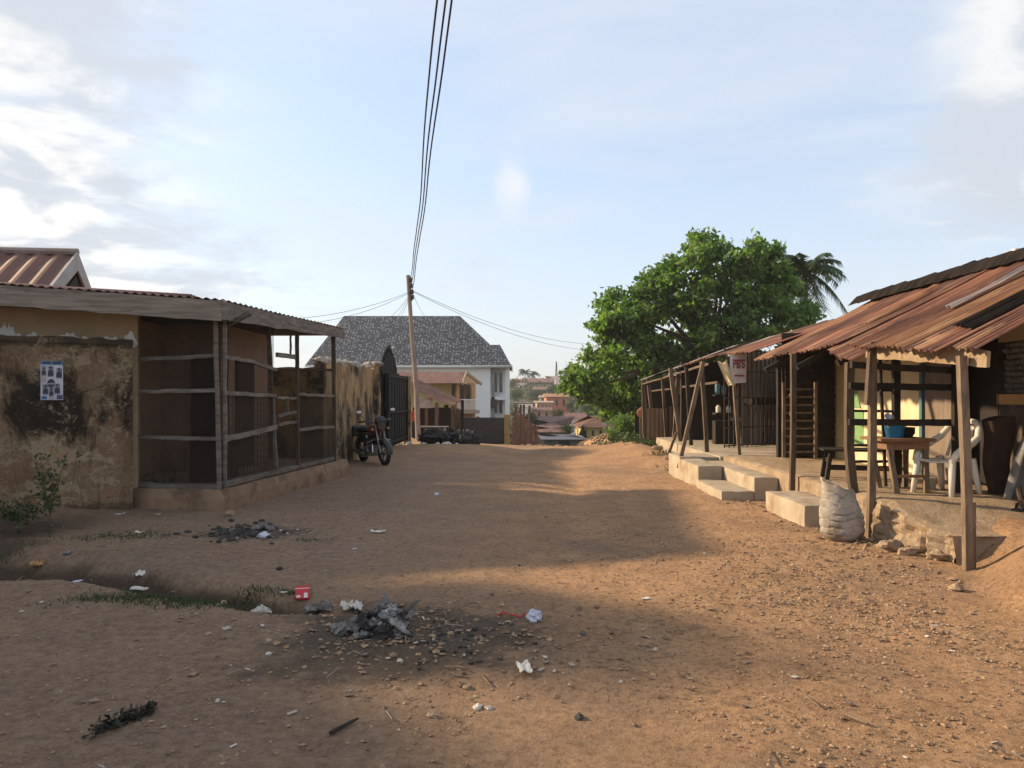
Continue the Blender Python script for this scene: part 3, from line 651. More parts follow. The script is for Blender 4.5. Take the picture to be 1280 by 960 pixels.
# ---- shack beyond the gate
sh = thing('timber_shack', 'open timber shack with a sagging rusty awning behind the utility pole', 'stall', (-2.8,32,0))
b = MB(); pA, pB, pC, pD = P(512,497,31), P(566,521,31), P(512,490,35), P(575,514,35)
b.sheet(P(567,507,31), P(580,500,36), P(510,484,31), P(522,473,37), 9, .03, 8, .05, 6, .05, 6); b.build('awning', M['rust'], sh)
def spost(px, pyt, pyb, Y, wd=.12, m='wood'):
    t, q = P(px, pyt, Y), P(px, pyb, Y); b = MB(); b.bar((q.x,q.y,q.z-.6), t, wd, wd, 6, .012, px); b.build('post', M[m], sh)
for a in ((533,500,556,32),(546,503,556,31,.14),(558,506,560,31.5,.15,'wood_dark'),(566,508,556,33),(578,500,560,34,.12,'wood_dark'),(524,498,552,33,.1)): spost(*a)
b = MB(); q = P(516,505,33); b.box((q.x,33,-.4),(P(563,505,33).x,33.12,.9+.2)); b.build('rear_boards', M['wood_dark'], sh)
b = MB(); q0, q1 = P(517,503,31.2), P(541,509,31.2); b.box((q0.x,31.15,P(0,510,31.2).z),(q1.x,31.2,P(0,497,31.2).z)); b.build('signboard', mat('faded_board', (.42,.38,.32), (.33,.27,.22), 5, c3=(.33,.13,.10), c3th=(.5,.6)), sh)
b = MB(); q0, q1 = P(520,531,30.5), P(560,533,30.5); b.box((q0.x,30.2,q1.z-.05),(q1.x,31.1,q1.z)); b.build('table_top', M['wood_grey'], sh)
b = MB()
for i in range(13): q = P(548+i*2.4, 545, 34.5); b.box((q.x,34.5,-.9),(q.x+.07,34.55,P(0,511+2*nz(i,.3),34.5).z))
b.build('plank_fence', M['wood'], sh)
rc = MB(); q = P(514.5,516,30.6); rc.grid(lambda u, v: Vector((q.x+.24*(u-.5), 30.6+.05*math.sin(u*9), q.z+.1-.42*v+.03*math.sin(u*7))), 8, 6)
tag(rc.build('red_cloth', mat('red_cloth', (.50,.05,.03), (.55,.16,.03), 6), None), 'small red cloth hanging beside the utility pole at the shack', 'cloth')
# ---- black scrap heap
sp = thing('scrap_heap', 'low heap of black scrap and tyres in front of the timber shack', 'scrap heap', (-2.9,26.5,0))
b = MB()
for i in range(22):
    x = -3.3+1.95*random.random(); b.blob((x, 26.6+random.uniform(-.4,.5), gz(x,26.6)+.1+.25*random.random()), (random.uniform(.12,.36), .25, random.uniform(.1,.3)), 9, 6, .9, i+3, None, 2)
b.build('dark_scrap', M['char'], sp)
for i, (x, z) in enumerate(((-2.9,.20),(-2.0,.16))):
    b = MB(); b.torus((x,26.2+.1*i,z+gz(x,26.2)), (.3*i-.2,1,.25), .21, .065, 20, 8); b.build('tyre', M['rubber'], sp)
for i in range(9): x = random.uniform(-3.9,-1.4); b = MB(); b.blob((x, 25.3+random.random()*1.0, gz(x,25.8)+.03), (random.uniform(.05,.16),.08,random.uniform(.03,.07)), 6, 4, .5, i); b.build('pale_scrap', M['paper'], sp)

# ---- utility pole and wires
up_ = thing('utility_pole', 'leaning wooden utility pole standing in front of the dark patterned roof', 'pole', (-3.7,30,0))
pt, pb = P(510,344,30), P(523,548,30)
b = MB(); b.tube([Vector((pb.x,30,-.5)), pb.lerp(pt,.3)+Vector((.04,0,0)), pb.lerp(pt,.65), pt], [.115,.10,.085,.075], 10, jit=.1); b.build('shaft', mat('pole_timber', (.30,.24,.20), (.20,.155,.13), 3, stretch=(5,5,.6), bump=.5), up_)
insul = []
for i, (px, py) in enumerate(((513.3,350),(514,357),(515,365),(515.6,371.5))):
    q = P(px, py, 29.93); b = MB(); b.lathe([(.0,-.09),(.05,-.09),(.075,-.03),(.045,0),(.075,.04),(.05,.09),(0,.09)], q, 10); b.build('insulator', M['iron'], up_); insul.append(q)
b = MB(); b.bar(insul[0]+Vector((-.03,.06,.15)), insul[3]+Vector((-.03,.06,-.15)), .03, .05); b.build('rack', M['iron'], up_)
def wire(p, q, sag, r, label, nm='overhead_wire', cat='wire', group='overhead wires', wob=0.0, n=40):
    b = MB(); pts = []
    for i in range(n+1):
        t = i/n; c = Vector(p).lerp(Vector(q), t); c.z -= sag*4*t*(1-t); c.x += wob*nz(t*9, p[0]*3+p[2]) ; pts.append(c)
    b.tube(pts, r, 6, cap=False); tag(b.build(nm, M['rope'], None, smooth=True), label, cat, group)
def far_end(px0, Y=-14, sag=.6, p0=None):
    # choose the far end so that the wire crosses the top of the view where it does in the photograph
    t = (30-8.9)/(30-Y); c = Vector(((px0-CX)/F*8.9, 8.9, EYE+.521*8.9)); p0 = Vector(p0)
    e = p0+(c+Vector((0,0,sag*4*t*(1-t)))-p0)/t; return e
for q, px, lb in ((insul[0],547,'left of the three overhead wires running from the pole up out of the sky'),(insul[1],556.5,'middle of the three overhead wires running from the pole up out of the sky'),(insul[2],563.5,'right of the three overhead wires running from the pole up out of the sky')):
    wire(q, far_end(px, p0=q, sag=.75), .75, .013, lb, wob=.06, n=70)
w0 = insul[2]
for (px, py, Y, lb, r, sg) in ((742,430,48,'upper of two service wires sagging from the pole towards the tree',.008,.5),(742,438,47,'lower of two service wires sagging from the pole towards the tree',.008,.5),
    (372,398,24,'upper of the service wires crossing the sky from the pole to the left',.007,.18),(366,406,24,'lower of the service wires crossing the sky from the pole to the left',.007,.25),
    (482,398,60,'steep dropper wire from the pole leftmost over the dark roof',.009,.25),(494,397,60,'steep dropper wire from the pole midway left over the dark roof',.009,.2),(501,396,58,'steep dropper wire hugging the pole on its left',.009,.1),(532,396,60,'steep dropper wire from the pole right over the dark roof',.009,.15)):
    wire(w0+Vector((0,.03,.1*random.random())), P(px, py, Y), sg, r, lb, 'service_wire', 'wire', 'service wires from the pole')
# ---- motorcycle (built lengthwise on +x, then turned)
mo = thing('motorcycle', 'parked black motorcycle with dark red panels beside the streaked wall and gate', 'motorcycle', (0,0,0))
def mp(mb, name, m, par=None, **kw): return mb.build(name, M[m], par or mo, **kw)
for x in (.64,-.62):
    wh = mp(MB().torus((x,0,.30), (0,1,0), .245, .055, 28, 8), 'wheel', 'rubber', smooth=True)
    r = MB(); r.torus((x,0,.30), (0,1,0), .20, .018, 24, 6); r.lathe([(0,-.06),(.05,-.06),(.05,.06),(0,.06)], (x,0,.3), 10, Matrix.Rotation(PI/2,3,'X'))
    for i in range(6): t = i*PI/3; r.bar((x,0,.3),(x+.2*math.cos(t),0,.3+.2*math.sin(t)), .022, .02)
    mp(r, 'rim', 'alu', wh)
f = MB()
for y in (-.12,.12): f.tube([(-.62,y,.30),(-.2,y,.33),(.12,y,.28),(.30,y*.6,.55),(.42,0,.78)], .02, 6); f.tube([(.42,0,.8),(.05,y,.72),(-.35,y,.70),(-.85,y,.78)], .018, 6); f.tube([(-.62,y,.32),(-.42,y,.72)], .025, 6)
mp(f, 'frame', 'moto_black')
e = MB(); e.box((-.18,-.13,.2),(.2,.13,.42)); e.lathe([(0,0),(.11,.0),(.12,.03),(.105,.06),(.12,.09),(.105,.12),(.12,.15),(.1,.2),(0,.2)], (.12,0,.4), 12); e.lathe([(0,-.17),(.1,-.17),(.11,-.12),(.11,.12),(.1,.17),(0,.17)], (-.06,0,.31), 14, Matrix.Rotation(PI/2,3,'X')); mp(e, 'engine', 'alu', bevel=.01)
t = MB(); t.blob((.16,0,.80), (.27,.15,.14), 14, 9, .06, 2); mp(t, 'fuel_tank', 'moto_red', smooth=True)
t = MB(); t.blob((-.38,0,.80), (.42,.15,.075), 14, 8, .05, 3); mp(t, 'seat', 'rubber', smooth=True)
t = MB(); t.box((-1.08,-.17,.62),(-.66,.17,.88)); mp(t, 'luggage_box', 'moto_black', bevel=.04)
t = MB()
for y in (-.09,.09): t.tube([(.64,y,.30),(.52,y,.62),(.43,y,.95)], [.03,.026,.022], 8)
mp(t, 'fork', 'alu')
t = MB(); t.tube([(.22,-.38,1.02),(.34,-.28,1.04),(.42,-.08,.98),(.42,.08,.98),(.34,.28,1.04),(.22,.38,1.02)], .014, 8)
for y in (-1,1): t.tube([(.20,y*.40,1.02),(.29,y*.3,1.03)], .022, 8)
mp(t, 'handlebar', 'moto_black')
h = MB(); h.lathe([(0,-.08),(.06,-.08),(.10,.02),(.105,.06),(.09,.075),(0,.085)], (.52,0,.90), 16, Matrix.Rotation(PI/2,3,'Y')); hl = mp(h, 'headlight', 'moto_black', smooth=True)
h = MB(); h.lathe([(0,.0),(.088,-.005),(.0,-.0051)], (.607,0,.90), 16, Matrix.Rotation(PI/2,3,'Y')); mp(h, 'lens', 'glass', hl)
h = MB(); h.blob((.53,0,1.02), (.06,.15,.12), 10, 7, .05, 1); mp(h, 'visor', 'moto_black', smooth=True)
for y in (-1,1):
    h = MB(); h.tube([(.30,y*.26,1.04),(.28,y*.36,1.18),(.30,y*.40,1.22)], .008, 6); h.blob((.31,y*.42,1.25), (.02,.075,.05), 10, 6, .02, 1); m_ = mp(h, 'mirror', 'moto_black'); h = MB(); h.blob((.322,y*.42,1.25), (.012,.062,.04), 10, 6, .0, 1); mp(h, 'mirror_glass', 'steel', m_)
    h = MB(); h.blob((.50,y*.2,.84), (.04,.035,.03), 8, 6, 0, 1); mp(h, 'indicator', 'orange')
h = MB()
def fend(c, a0, a1, r, w):
    def fn(u, v): t = a0+(a1-a0)*u; q = (v-.5)*2; return Vector((c[0]+math.cos(t)*(r-.03*q*q), q*w, c[2]+math.sin(t)*(r-.03*q*q)))
    return fn
h.grid(fend((.64,0,.30), -.1, 2.4, .34, .075), 14, 6); mp(h, 'front_fender', 'moto_black', smooth=True)
h = MB(); h.grid(fend((-.62,0,.30), .5, 3.3, .36, .085), 14, 6); mp(h, 'rear_fender', 'moto_black', smooth=True)
h = MB(); h.tube([(.22,-.1,.5),(.3,-.14,.3),(.05,-.17,.2),(-.3,-.19,.24),(-.9,-.2,.36)], [.022,.022,.025,.05,.045], 10); mp(h, 'exhaust', 'steel')
h = MB()
for y in (-1,1): h.tube([(.32,y*.05,.6),(.38,y*.30,.55),(.36,y*.32,.34),(.24,y*.06,.26)], .014, 7)
mp(h, 'leg_guard', 'alu')
h = MB(); h.tube([(-.1,.13,.25),(-.14,.32,.0)], .014, 6); mp(h, 'kickstand', 'moto_black')
h = MB(); h.blob((.05,0,.55), (.3,.13,.13), 10, 7, .2, 4); mp(h, 'side_panel', 'moto_black', smooth=True)
mo.location = (-3.27,18.0,gz(-3.27,18.0)); mo.rotation_euler = (R(4), 0, math.atan2(-.83,.55))
# ================================================================ RIGHT SIDE
XR, ZR = 6.6, 3.4
nh = thing('near_shop', 'near tin-roofed shop house with cream walls, open verandah and crumbling mud floor', 'shop', (5,10.5,0))
def part(mb, name, m, par=None, **kw): return mb.build(name, M[m] if isinstance(m, str) else m, par or nh, **kw)
# floor slab with a crumbled near edge
def ztop(y): return .47-.20*(1-sm(7.25, 8.5, y))
fl = MB()
def floor_fn(u, v):
    y = 7.2+(14.6-7.2)*u; xe = 4.05+.16*sm(8.3, 7.2, y)+(.06*nz(y*3.1, 2)+.03*nz(y*9, 3))*(.5+1.6*sm(9, 8, y))
    rough = .3+1.7*sm(9.2, 8.2, y)
    q = v*10
    if q <= 3:                                   # riser
        t = q/3; z = -.2+(ztop(y)+.18)*t; x = xe-.08*(1-t)*rough*.6+rough*(.022*nz(y*5, z*7, 3)+.022*nz(y*16, z*16, 3)+.012*nz(y*34, z*34, 3))
        return Vector((x, y, z))
    t = (q-3)/7; x = xe+.02+(6.0-xe)*t
    return Vector((x, y, ztop(y)+.012*nz(x*2, y*2, 1)+.006*nz(x*7, y*7, 2)))
fl.grid(floor_fn, 150, 60)
def face_fn(u, v):                               # the broken near end
    x = 4.18+1.9*u; y = 7.2+.10*nz(x*5, 3)+.05*nz(x*13, 1)-.12*(1-v)
    return Vector((x, y+.02, -.2+(ztop(7.2)+.2)*v))
fl.grid(face_fn, 30, 5); part(fl, 'floor_slab', 'mud')
def worn(x0, x1, y0, y1, z0, z1):
    """cast block with rounded, chipped edges"""
    b = MB(); c = Vector(((x0+x1)/2,(y0+y1)/2,(z0+z1)/2)); H = Vector(((x1-x0)/2,(y1-y0)/2,(z1-z0)/2))
    def fix(p):
        q = p-c; r = .016+.09*max(0, nz(p.x*5, p.y*5, p.z*5)-.08); inn = Vector((max(-H.x+r, min(H.x-r, q.x)), max(-H.y+r, min(H.y-r, q.y)), max(-H.z+r, min(H.z-r, q.z)))); d = q-inn
        if d.length > 1e-6: q = inn+d.normalized()*min(d.length, r)
        return c+q+Vector((nz(p.x*7, p.y*7, p.z*7), nz(p.y*7, p.z*7, p.x*7), nz(p.z*7, p.x*7, p.y*7)))*.008
    def ax(L): n = max(4, int(L/.05)); return [-1+2*i/n for i in range(n+1)]
    for a in range(3):
        u, v = (a+1)%3, (a+2)%3
        for sg in (-1, 1):
            U, V = ax(2*H[u]), ax(2*H[v])
            if sg < 0: U = U[::-1]
            vs = []
            for s_ in U:
                for t_ in V:
                    p = Vector((0,0,0)); p[a] = sg*H[a]; p[u] = s_*H[u]; p[v] = t_*H[v]; vs.append(fix(c+p))
            n, m2 = len(U), len(V); b.add(vs, [(i*m2+j, (i+1)*m2+j, (i+1)*m2+j+1, i*m2+j+1) for i in range(n-1) for j in range(m2-1)])
    return b
def block(x0, x1, y0, y1, z1, nm='step', m='concrete', z0=-.1):
    return part(worn(x0, x1, y0, y1, z0, z1), nm, m, smooth=True)
block(3.50, 4.03, 9.1, 10.5, .29)
# walls
w = MB(); w.rwall((5.9,6.95),(5.9,9.2), .0, 1.5, .2, .15, .02, 0, 3, side=-1, fr=4); part(w, 'wall', mat('mottled_mud_wall', (.14,.10,.07), (.045,.035,.03), 5, bump=.9, bscale=14))
w = MB(); w.box((5.88,6.95,1.5),(6.1,9.22,1.62)); part(w, 'lintel', 'orange')
w = MB(); w.box((5.9,6.95,2.25),(6.1,9.22,2.95)); part(w, 'wall', 'beige')
w = MB(); w.box((6.0,6.95,1.62),(6.1,9.2,2.25)); w.box((5.9,6.95,1.62),(6.1,7.9,2.25)); 
for i in range(18):
    for j in range(9): w.blob((5.98, 7.98+.068*i+.03*(j%2), 1.655+.07*j), (.045,.036,.034), 7, 5, .6, i*9+j)
part(w, 'stone_panel', 'stone_grey')
w = MB(); w.rwall((6.1,6.98),(9.5,6.98), -.1, 2.9, .2, .3, .01, 0, 5); part(w, 'end_wall', 'beige')
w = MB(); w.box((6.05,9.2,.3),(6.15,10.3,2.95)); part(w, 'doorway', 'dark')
w = MB(); w.box((5.84,9.95,.46),(5.9,10.75,2.3)); part(w, 'door', 'door_grey')
for y in (9.93, 10.76):
    w = MB(); w.box((5.80,y,.46),(5.92,y+.07,2.34)); part(w, 'door_frame', 'teal')
w = MB(); w.box((5.9,9.9,2.32),(6.05,10.84,2.95)); part(w, 'wall', 'cream')
w = MB(); w.rwall((5.9,10.84),(5.9,13.2), .3, 2.94, .2, .25, .006, 0, 6, side=-1); part(w, 'wall', 'cream')
w = MB(); w.rwall((5.9,13.2),(5.9,14.4), .3, 2.85, .2, .25, .006, 0, 8, side=-1); part(w, 'wall', mat('ochre_plaster', (.55,.42,.20), (.44,.33,.16), 2, bump=.3))
w = MB(); w.box((5.888,12.75,.75),(5.899,13.35,1.35)); w.add([(5.886,12.85,1.4),(5.886,13.2,1.4),(5.886,13.02,1.85)], [(0,2,1)]); part(w, 'painted_panel', 'green_paint')
w = MB()
for y in (11.55, 12.4): w.box((5.885,y,.46),(5.905,y+.02,2.3))
part(w, 'plank_joint', 'wood')
# dark louvred shutter facing the lane end
lv = MB(); x0, x1, yl = 4.98, 5.88, 13.85
for i in range(17): z = .52+i*.115; lv.box((x0,yl-.02-.01*(i%2),z),(x1,yl+.02,z+.095), Matrix.Translation((0,yl,z)) @ Matrix.Rotation(R(-12),4,'X') @ Matrix.Translation((0,-yl,-z)))
lv.box((x0-.05,yl+.03,.47),(x1,yl+.06,2.75)); part(lv, 'shutter', 'wood_dark')
lv = MB()
for i in range(9): z = .6+i*.14; lv.bar((4.85,13.55,z),(5.42,13.6,z), .03, .03, 3, .004, i)
for x in (4.85,5.42): lv.bar((x,13.57,.5),(x,13.57,1.85), .05, .05)
part(lv, 'slatted_gate', 'wood')
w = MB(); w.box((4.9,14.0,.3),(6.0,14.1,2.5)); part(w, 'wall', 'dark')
# roof: corrugated sheets, each its own piece
def sheets(ef, en, rf, rn, n, m, seed, lift=.02, wv=6.5, amp=.017):
    ef, en, rf, rn = map(Vector, (ef, en, rf, rn))
    for i in range(n):
        a, b = i/n-.012, (i+1)/n+.012; r = random.Random(seed+i)
        l1, l2 = r.uniform(-lift, lift), r.uniform(-lift, lift); dx = r.uniform(-.06, .05); st = Vector((0,0,.012*(i % 2)))
        s = MB(); S = Vector((1,0,.5)).normalized()
        s.sheet(ef.lerp(en,a)+Vector((0,0,l1))+st+S*dx, ef.lerp(en,b)+Vector((0,0,l2))+st+S*dx, rf.lerp(rn,a)+st, rf.lerp(rn,b)+st, wv, amp, 14, .05, seed*3+i, .02, 8)
        mm = m[i % len(m)] if isinstance(m, (list, tuple)) else m
        part(s, 'roof_sheet', mm)
sheets((4.3,13.5,2.23),(4.3,10.15,2.26),(XR,13.7,3.38),(XR,10.1,ZR), 4, ['rust_bright','rust','rust','rust'], 10)
sheets((4.18,10.15,2.17),(4.0,9.0,2.0),(XR,10.15,ZR),(XR,8.8,ZR-.02), 2, 'rust', 20)
sheets((3.95,8.82,2.20),(3.99,7.15,2.05),(XR,8.85,ZR),(XR,7.1,ZR), 3, ['rust','rust_bright','rust'], 30)
sheets((4.12,7.25,2.09),(4.2,6.8,2.03),(XR,7.2,ZR+.03),(XR,6.75,ZR+.02), 1, 'rust', 40)
s = MB(); s.sheet((4.35,7.5,2.29),(4.35,7.15,2.24),(XR,7.55,ZR+.07),(XR,7.1,ZR+.07), 4, .016, 10, .05, 77, .02); part(s, 'loose_sheet', 'rust_dark')
s = MB(); s.sheet((4.75,8.35,2.58),(4.75,8.2,2.56),(5.85,8.4,3.14),(5.85,8.24,3.12), 2, .014, 8, .03, 78, .02); part(s, 'zinc_patch', 'zinc')
s = MB(); s.sheet((4.9,10.6,2.62),(4.9,10.45,2.6),(5.9,10.65,3.15),(5.9,10.47,3.13), 2, .014, 8, .03, 79, .02); part(s, 'zinc_patch', 'rust_bright')
# ragged black ridge of the main roof
rg = MB(); n = 150; vs = []
for i in range(n+1):
    y = 6.9+7.2*i/n; a = .05*nz(y*4, 1)+.03*nz(y*11, 2)
    vs += [(XR-.34+2.2*a+.04*nz(y*23,5), y, ZR-.12+a*.9), (XR-.2+a, y, ZR+.05+.6*a), (XR+.05, y, ZR+.12+1.0*a+.03*nz(y*19,6)), (XR+1.3, y, ZR-.1)]
rg.add(vs, [(i*4+q, i*4+4+q, i*4+5+q, i*4+1+q) for i in range(n) for q in range(3)]); part(rg, 'ridge', 'rust_dark')
rg = MB(); rg.sheet((XR+1.2,14,ZR-.1),(XR+1.2,6.9,ZR-.1),(XR+4,14,2.9),(XR+4,6.9,2.9), 60, .017, 4, 0, 5, .01, 5); part(rg, 'rear_roof', 'rust')
# under-roof rafters and purlins
for y in (7.3, 8.6, 9.8, 11.2, 12.6): part(MB().bar((4.2,y,2.02),(6.5,y,3.26), .06, .08, 5, .006, y), 'rafter', 'wood_dark')
# posts
def ppost(x, y, z0, top, wd=.09, m='wood', lean=(0,0), bend=0, n=10):
    b = MB(); pts = [Vector((x+lean[0]*t+bend*math.sin(PI*t)*(1 if t < .6 else .8), y+lean[1]*t, z0+(top-z0)*t)) for t in [i/n for i in range(n+1)]]
    vs = []; fs = []
    for i, c in enumerate(pts):
        for k2, (u, v) in enumerate(((-1,-1),(1,-1),(1,1),(-1,1))):
            j = .006*nz(i*.8+k2, x*3, y); vs.append((c.x+u*wd*.5+j, c.y+v*wd*.45+j, c.z))
        if i:
            for k2 in range(4): fs.append((4*i-4+k2, 4*i-4+(k2+1)%4, 4*i+(k2+1)%4, 4*i+k2))
    e = 4*n; fs += [(3,2,1,0),(e,e+1,e+2,e+3)]; b.add(vs, fs); return part(b, 'post', m)
ppost(4.20, 7.0, -.1, 1.97, .072, 'wood_pale', (-.06,0), .012); ppost(4.245, 7.0, -.1, .62, .04, 'wood_pale')
ppost(4.0, 8.5, -.1, 2.13, .075, 'wood_pale', (.03,0), .015); ppost(3.97, 8.46, 1.5, 2.2, .08, 'wood', (.05,0))
ppost(4.12, 9.0, .0, 2.0, .09, 'wood', (-.12,.0), -.07); ppost(3.97, 10.78, .26, 2.2, .07, 'wood', (.02,0), .01)
ppost(4.75, 9.4, .42, 2.3, .08, 'wood_dark'); ppost(5.2, 8.9, .42, 2.5, .075, 'wood_dark')
# stained beam, rails
b = MB(); b.bar((4.03,8.62,2.11),(4.26,6.8,1.935), .035, .15, 14, .012, 4); part(b, 'beam', 'beamwood')
for z0, z1, y in ((1.96,1.90,8.75),(1.72,1.70,8.78),(1.30,1.28,8.8)):
    part(MB().bar((3.9,y,z0),(5.25,y+.25,z1), .045, .075, 8, .006, z0*7), 'rail', 'wood_dark')
for z in (1.68,1.42,1.28,1.0,.80): part(MB().bar((4.15,9.25,z),(4.7,9.42,z-.01), .03, .03, 4, .005, z*5), 'rail', 'wood_dark')
part(MB().bar((4.55,9.25,.5),(4.5,9.3,2.1), .03, .03, 6, .005, 3), 'rail', 'wood_dark')
for z in (1.62,1.3): part(MB().bar((4.0,10.85,z),(5.15,14.1,z), .03, .035, 6, .005, z), 'rail', 'wood')

# ---- far shop
fs_ = thing('far_shop', 'far tin-roofed shop with an iron-barred front, dark shelves and thin leaning posts', 'shop', (5.5,19,0))
def fpart(mb, name, m, **kw): return mb.build(name, M[m] if isinstance(m, str) else m, fs_, **kw)
nh_save = nh; nh = fs_
sheets((4.26,17.0,2.45),(4.22,13.65,2.37),(6.7,17,3.18),(6.3,13.65,3.08), 4, ['rust','rust','rust_bright','rust'], 60)
sheets((4.4,26,2.13),(4.26,17.05,2.43),(7.5,26,3.28),(6.7,17.05,3.14), 5, ['zinc','rust_dark','rust_dark','zinc','rust'], 70, wv=10)
nh = nh_save
sl = MB()
def fslab(u, v):
    y = 14.58+(21.5-14.58)*u; xe = 4.02+.05*nz(y*2.3, 3)+.05*sm(17, 21, y); q = v*6
    if q <= 1.5: t = q/1.5; return Vector((xe-.05*(1-t), y, -.2+.63*t))
    t = (q-1.5)/4.5; x = xe+.02+3.2*t; return Vector((x, y, .435+.01*nz(x*2, y*2, 1)))
sl.grid(fslab, 60, 24); sl.quad((4.0,14.585,-.2),(7.2,14.585,-.2),(7.2,14.585,.43),(4.0,14.585,.43)); fpart(sl, 'floor_slab', 'concrete')
def fblock(*a): fpart(worn(a[0],a[1],a[2],a[3],-.15,a[4]), 'step', 'concrete', smooth=True)
fblock(3.17,3.66,11.5,13.1,.16); fblock(3.665,4.03,11.5,14.5,.37); fblock(3.22,3.655,13.15,14.7,.39); fblock(3.25,4.0,14.75,15.8,.42)
# barred front
b = MB(); pL, pR = Vector((4.75,17.0,.44)), Vector((6.9,18.6,.44))
for i in range(17):
    p = pL.lerp(pR, i/16); b.bar(p, p+Vector((0,0,2.25)), .022, .022)
for z in (.04,.45,1.12,1.72,2.2): b.bar(pL+Vector((0,0,z)), pR+Vector((0,0,z)), .03, .03)
fpart(b, 'barred_front', 'iron')
b = MB(); b.bar(pL.lerp(pR,.32)+Vector((.1,.35,1.02)), pR+Vector((0,.3,1.05)), .25, .16); fpart(b, 'shelf', 'wood_dark')
def planes(p, q, z0, z1, nm, m, wv):
    b = MB(); b.sheet((p[0],p[1],z0),(q[0],q[1],z0),(p[0],p[1],z1),(q[0],q[1],z1), wv, .015, 6, .0, p[0], .008, 6); fpart(b, nm, m)
planes((5.6,18.6),(7.4,19.6), .42, 2.7, 'sheet_wall', mat('tan_sheet_wall', (.33,.28,.23), (.24,.20,.165), 2, stretch=(3,3,.5), bump=.2), 16)
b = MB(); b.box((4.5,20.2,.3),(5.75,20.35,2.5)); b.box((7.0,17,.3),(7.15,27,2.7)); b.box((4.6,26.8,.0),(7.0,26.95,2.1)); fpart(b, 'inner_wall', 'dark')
planes((4.62,22.4),(5.7,22.6), .1, 1.28, 'sheet_wall', mat('brown_sheet_wall', (.21,.145,.10), (.15,.10,.07), 2, stretch=(3,3,.5), bump=.2), 10)
planes((4.32,24.5),(5.0,24.5), -.1, 1.2, 'sheet_wall', mat('brown_planks', (.30,.20,.13), (.20,.13,.08), 2, stretch=(3,3,.5), bump=.2), 5)
for z0, z1 in ((1.15,1.19),(1.6,1.63),(.44,1.0)): b = MB(); b.box((4.9,18.3,z0),(5.5,18.6,z1)); fpart(b, 'shelf' if z0 > 1 else 'counter', 'wood_dark')
def fpost(px, pyb, Y, px2, pyt, wd=.07, m='wood', zb=None):
    q, t = P(px, pyb, Y), P(px2, pyt, Y); 
    if zb is not None: q.z = zb
    fpart(MB().bar(q, t, wd, wd, 8, .008, px), 'post', m)
fpost(925,580,14.9, 917,470,.06,'wood_pale'); fpost(884,571,15.9, 877,452,.08); fpost(848,585,14.9, 879,452,.07,'wood_pale')
fpost(851,556,19.5, 838,460,.10); fpost(842,556,20.5, 848,462,.09); fpost(833,552,22, 828,472,.08); fpost(812,545,25.5, 804,476,.08,'wood_pale',-.1); fpost(819,546,25, 810,474,.1,'wood_pale',-.1); fpost(864,560,18, 858,458,.08,'wood_dark'); fpost(806,552,25.5, 803,478,.08,'wood',-.1)
fpost(836,566,18.5, 846,540,.06,'wood'); 
for (a, b_) in (((4.3,16.6,2.3),(4.4,25.5,2.0)),((4.5,16.6,1.9),(4.6,25.5,1.75))): fpart(MB().bar(a, b_, .05, .05, 8, .012, a[2]), 'rail', 'wood')
fpart(MB().bar((4.4,20.5,1.22),(5.6,20.1,1.2), .05, .06, 5, .01, 2), 'rail', 'wood_dark')
tarp = MB(); tarp.grid(lambda u, v: Vector((4.55+.85*u, 21.6+.12*math.sin(u*7), 2.15-.55*v*(1-.5*u)+.04*math.sin(u*9+v*3))), 14, 8)
tag(tarp.build('hanging_tarp', mat('faded_red_tarp', (.33,.15,.10), (.36,.24,.17), 3, bump=.3), None, smooth=True), 'faded reddish tarp hanging under the far shop roof', 'tarp')
for i, (x, z, h, c, lb) in enumerate(((4.98,1.64,.30,'blue_tin','tall pale blue can on the upper dark shop shelf'),(5.13,1.64,.22,'blue_tin','shorter pale blue can on the upper dark shop shelf'),(5.0,1.2,.18,'plastic_white','white tub on the lower dark shop shelf'),(5.25,1.2,.16,'steel','shiny tin on the lower dark shop shelf'))):
    if c == 'blue_tin' and c not in M: M[c] = mat('blue_tin', (.16,.30,.38), (.12,.24,.32), 5, rough=.4, bump=0)
    b = MB(); b.lathe([(0,0),(.06,0),(.062,h*.75),(.035,h*.9),(.035,h),(0,h)], (x,18.42,z), 12); tag(b.build('can', M[c]), lb, 'can', 'cans on the shop shelf')

# ---- hanging sign and cloth
sgn = thing('hanging_sign', 'white hanging sign with maroon lettering on a crooked post at the far shop', 'sign', P(922,482,14.75))
q = P(911.5,445,14.8); q2 = P(934.5,480,14.7)
def sgnf(u, v): 
    x = q.x+(q2.x-q.x)*u-.012*v; z = q.z+(q2.z-q.z)*v+.03*(u*v); return Vector((x, 14.75-.03*math.sin(u*PI)-.01*math.sin(v*6), z))
b = MB(); b.grid(sgnf, 8, 10); b.grid(lambda u, v: sgnf(1-u, v)+Vector((0,.012,0)), 8, 10)
b.build('sign_face', mat('dirty_sign_white', (.62,.58,.56), (.50,.46,.44), 7, bump=.1), sgn, smooth=True)
b = MB(); b.bar(q+Vector((-.02,0,.01)), Vector((q2.x+.02,14.8,q.z+.015)), .03, .03); b.build('top_bar', M['plastic_white'], sgn)
def text(body, name, size, m, par, M4, bold=0.0, ext=.002):
    cu = bpy.data.curves.new(name, 'FONT'); cu.body = body; cu.size = size; cu.extrude = ext; cu.offset = bold; cu.align_x = 'CENTER'
    to = bpy.data.objects.new(name, cu); COL.objects.link(to); dg = bpy.context.evaluated_depsgraph_get(); me_ = bpy.data.meshes.new_from_object(to.evaluated_get(dg))
    bpy.data.objects.remove(to); me_.materials.clear(); me_.materials.append(m); me_.transform(M4); o = bpy.data.objects.new(name, me_); COL.objects.link(o); adopt(o, par); return o
cx_ = (q.x+q2.x)/2
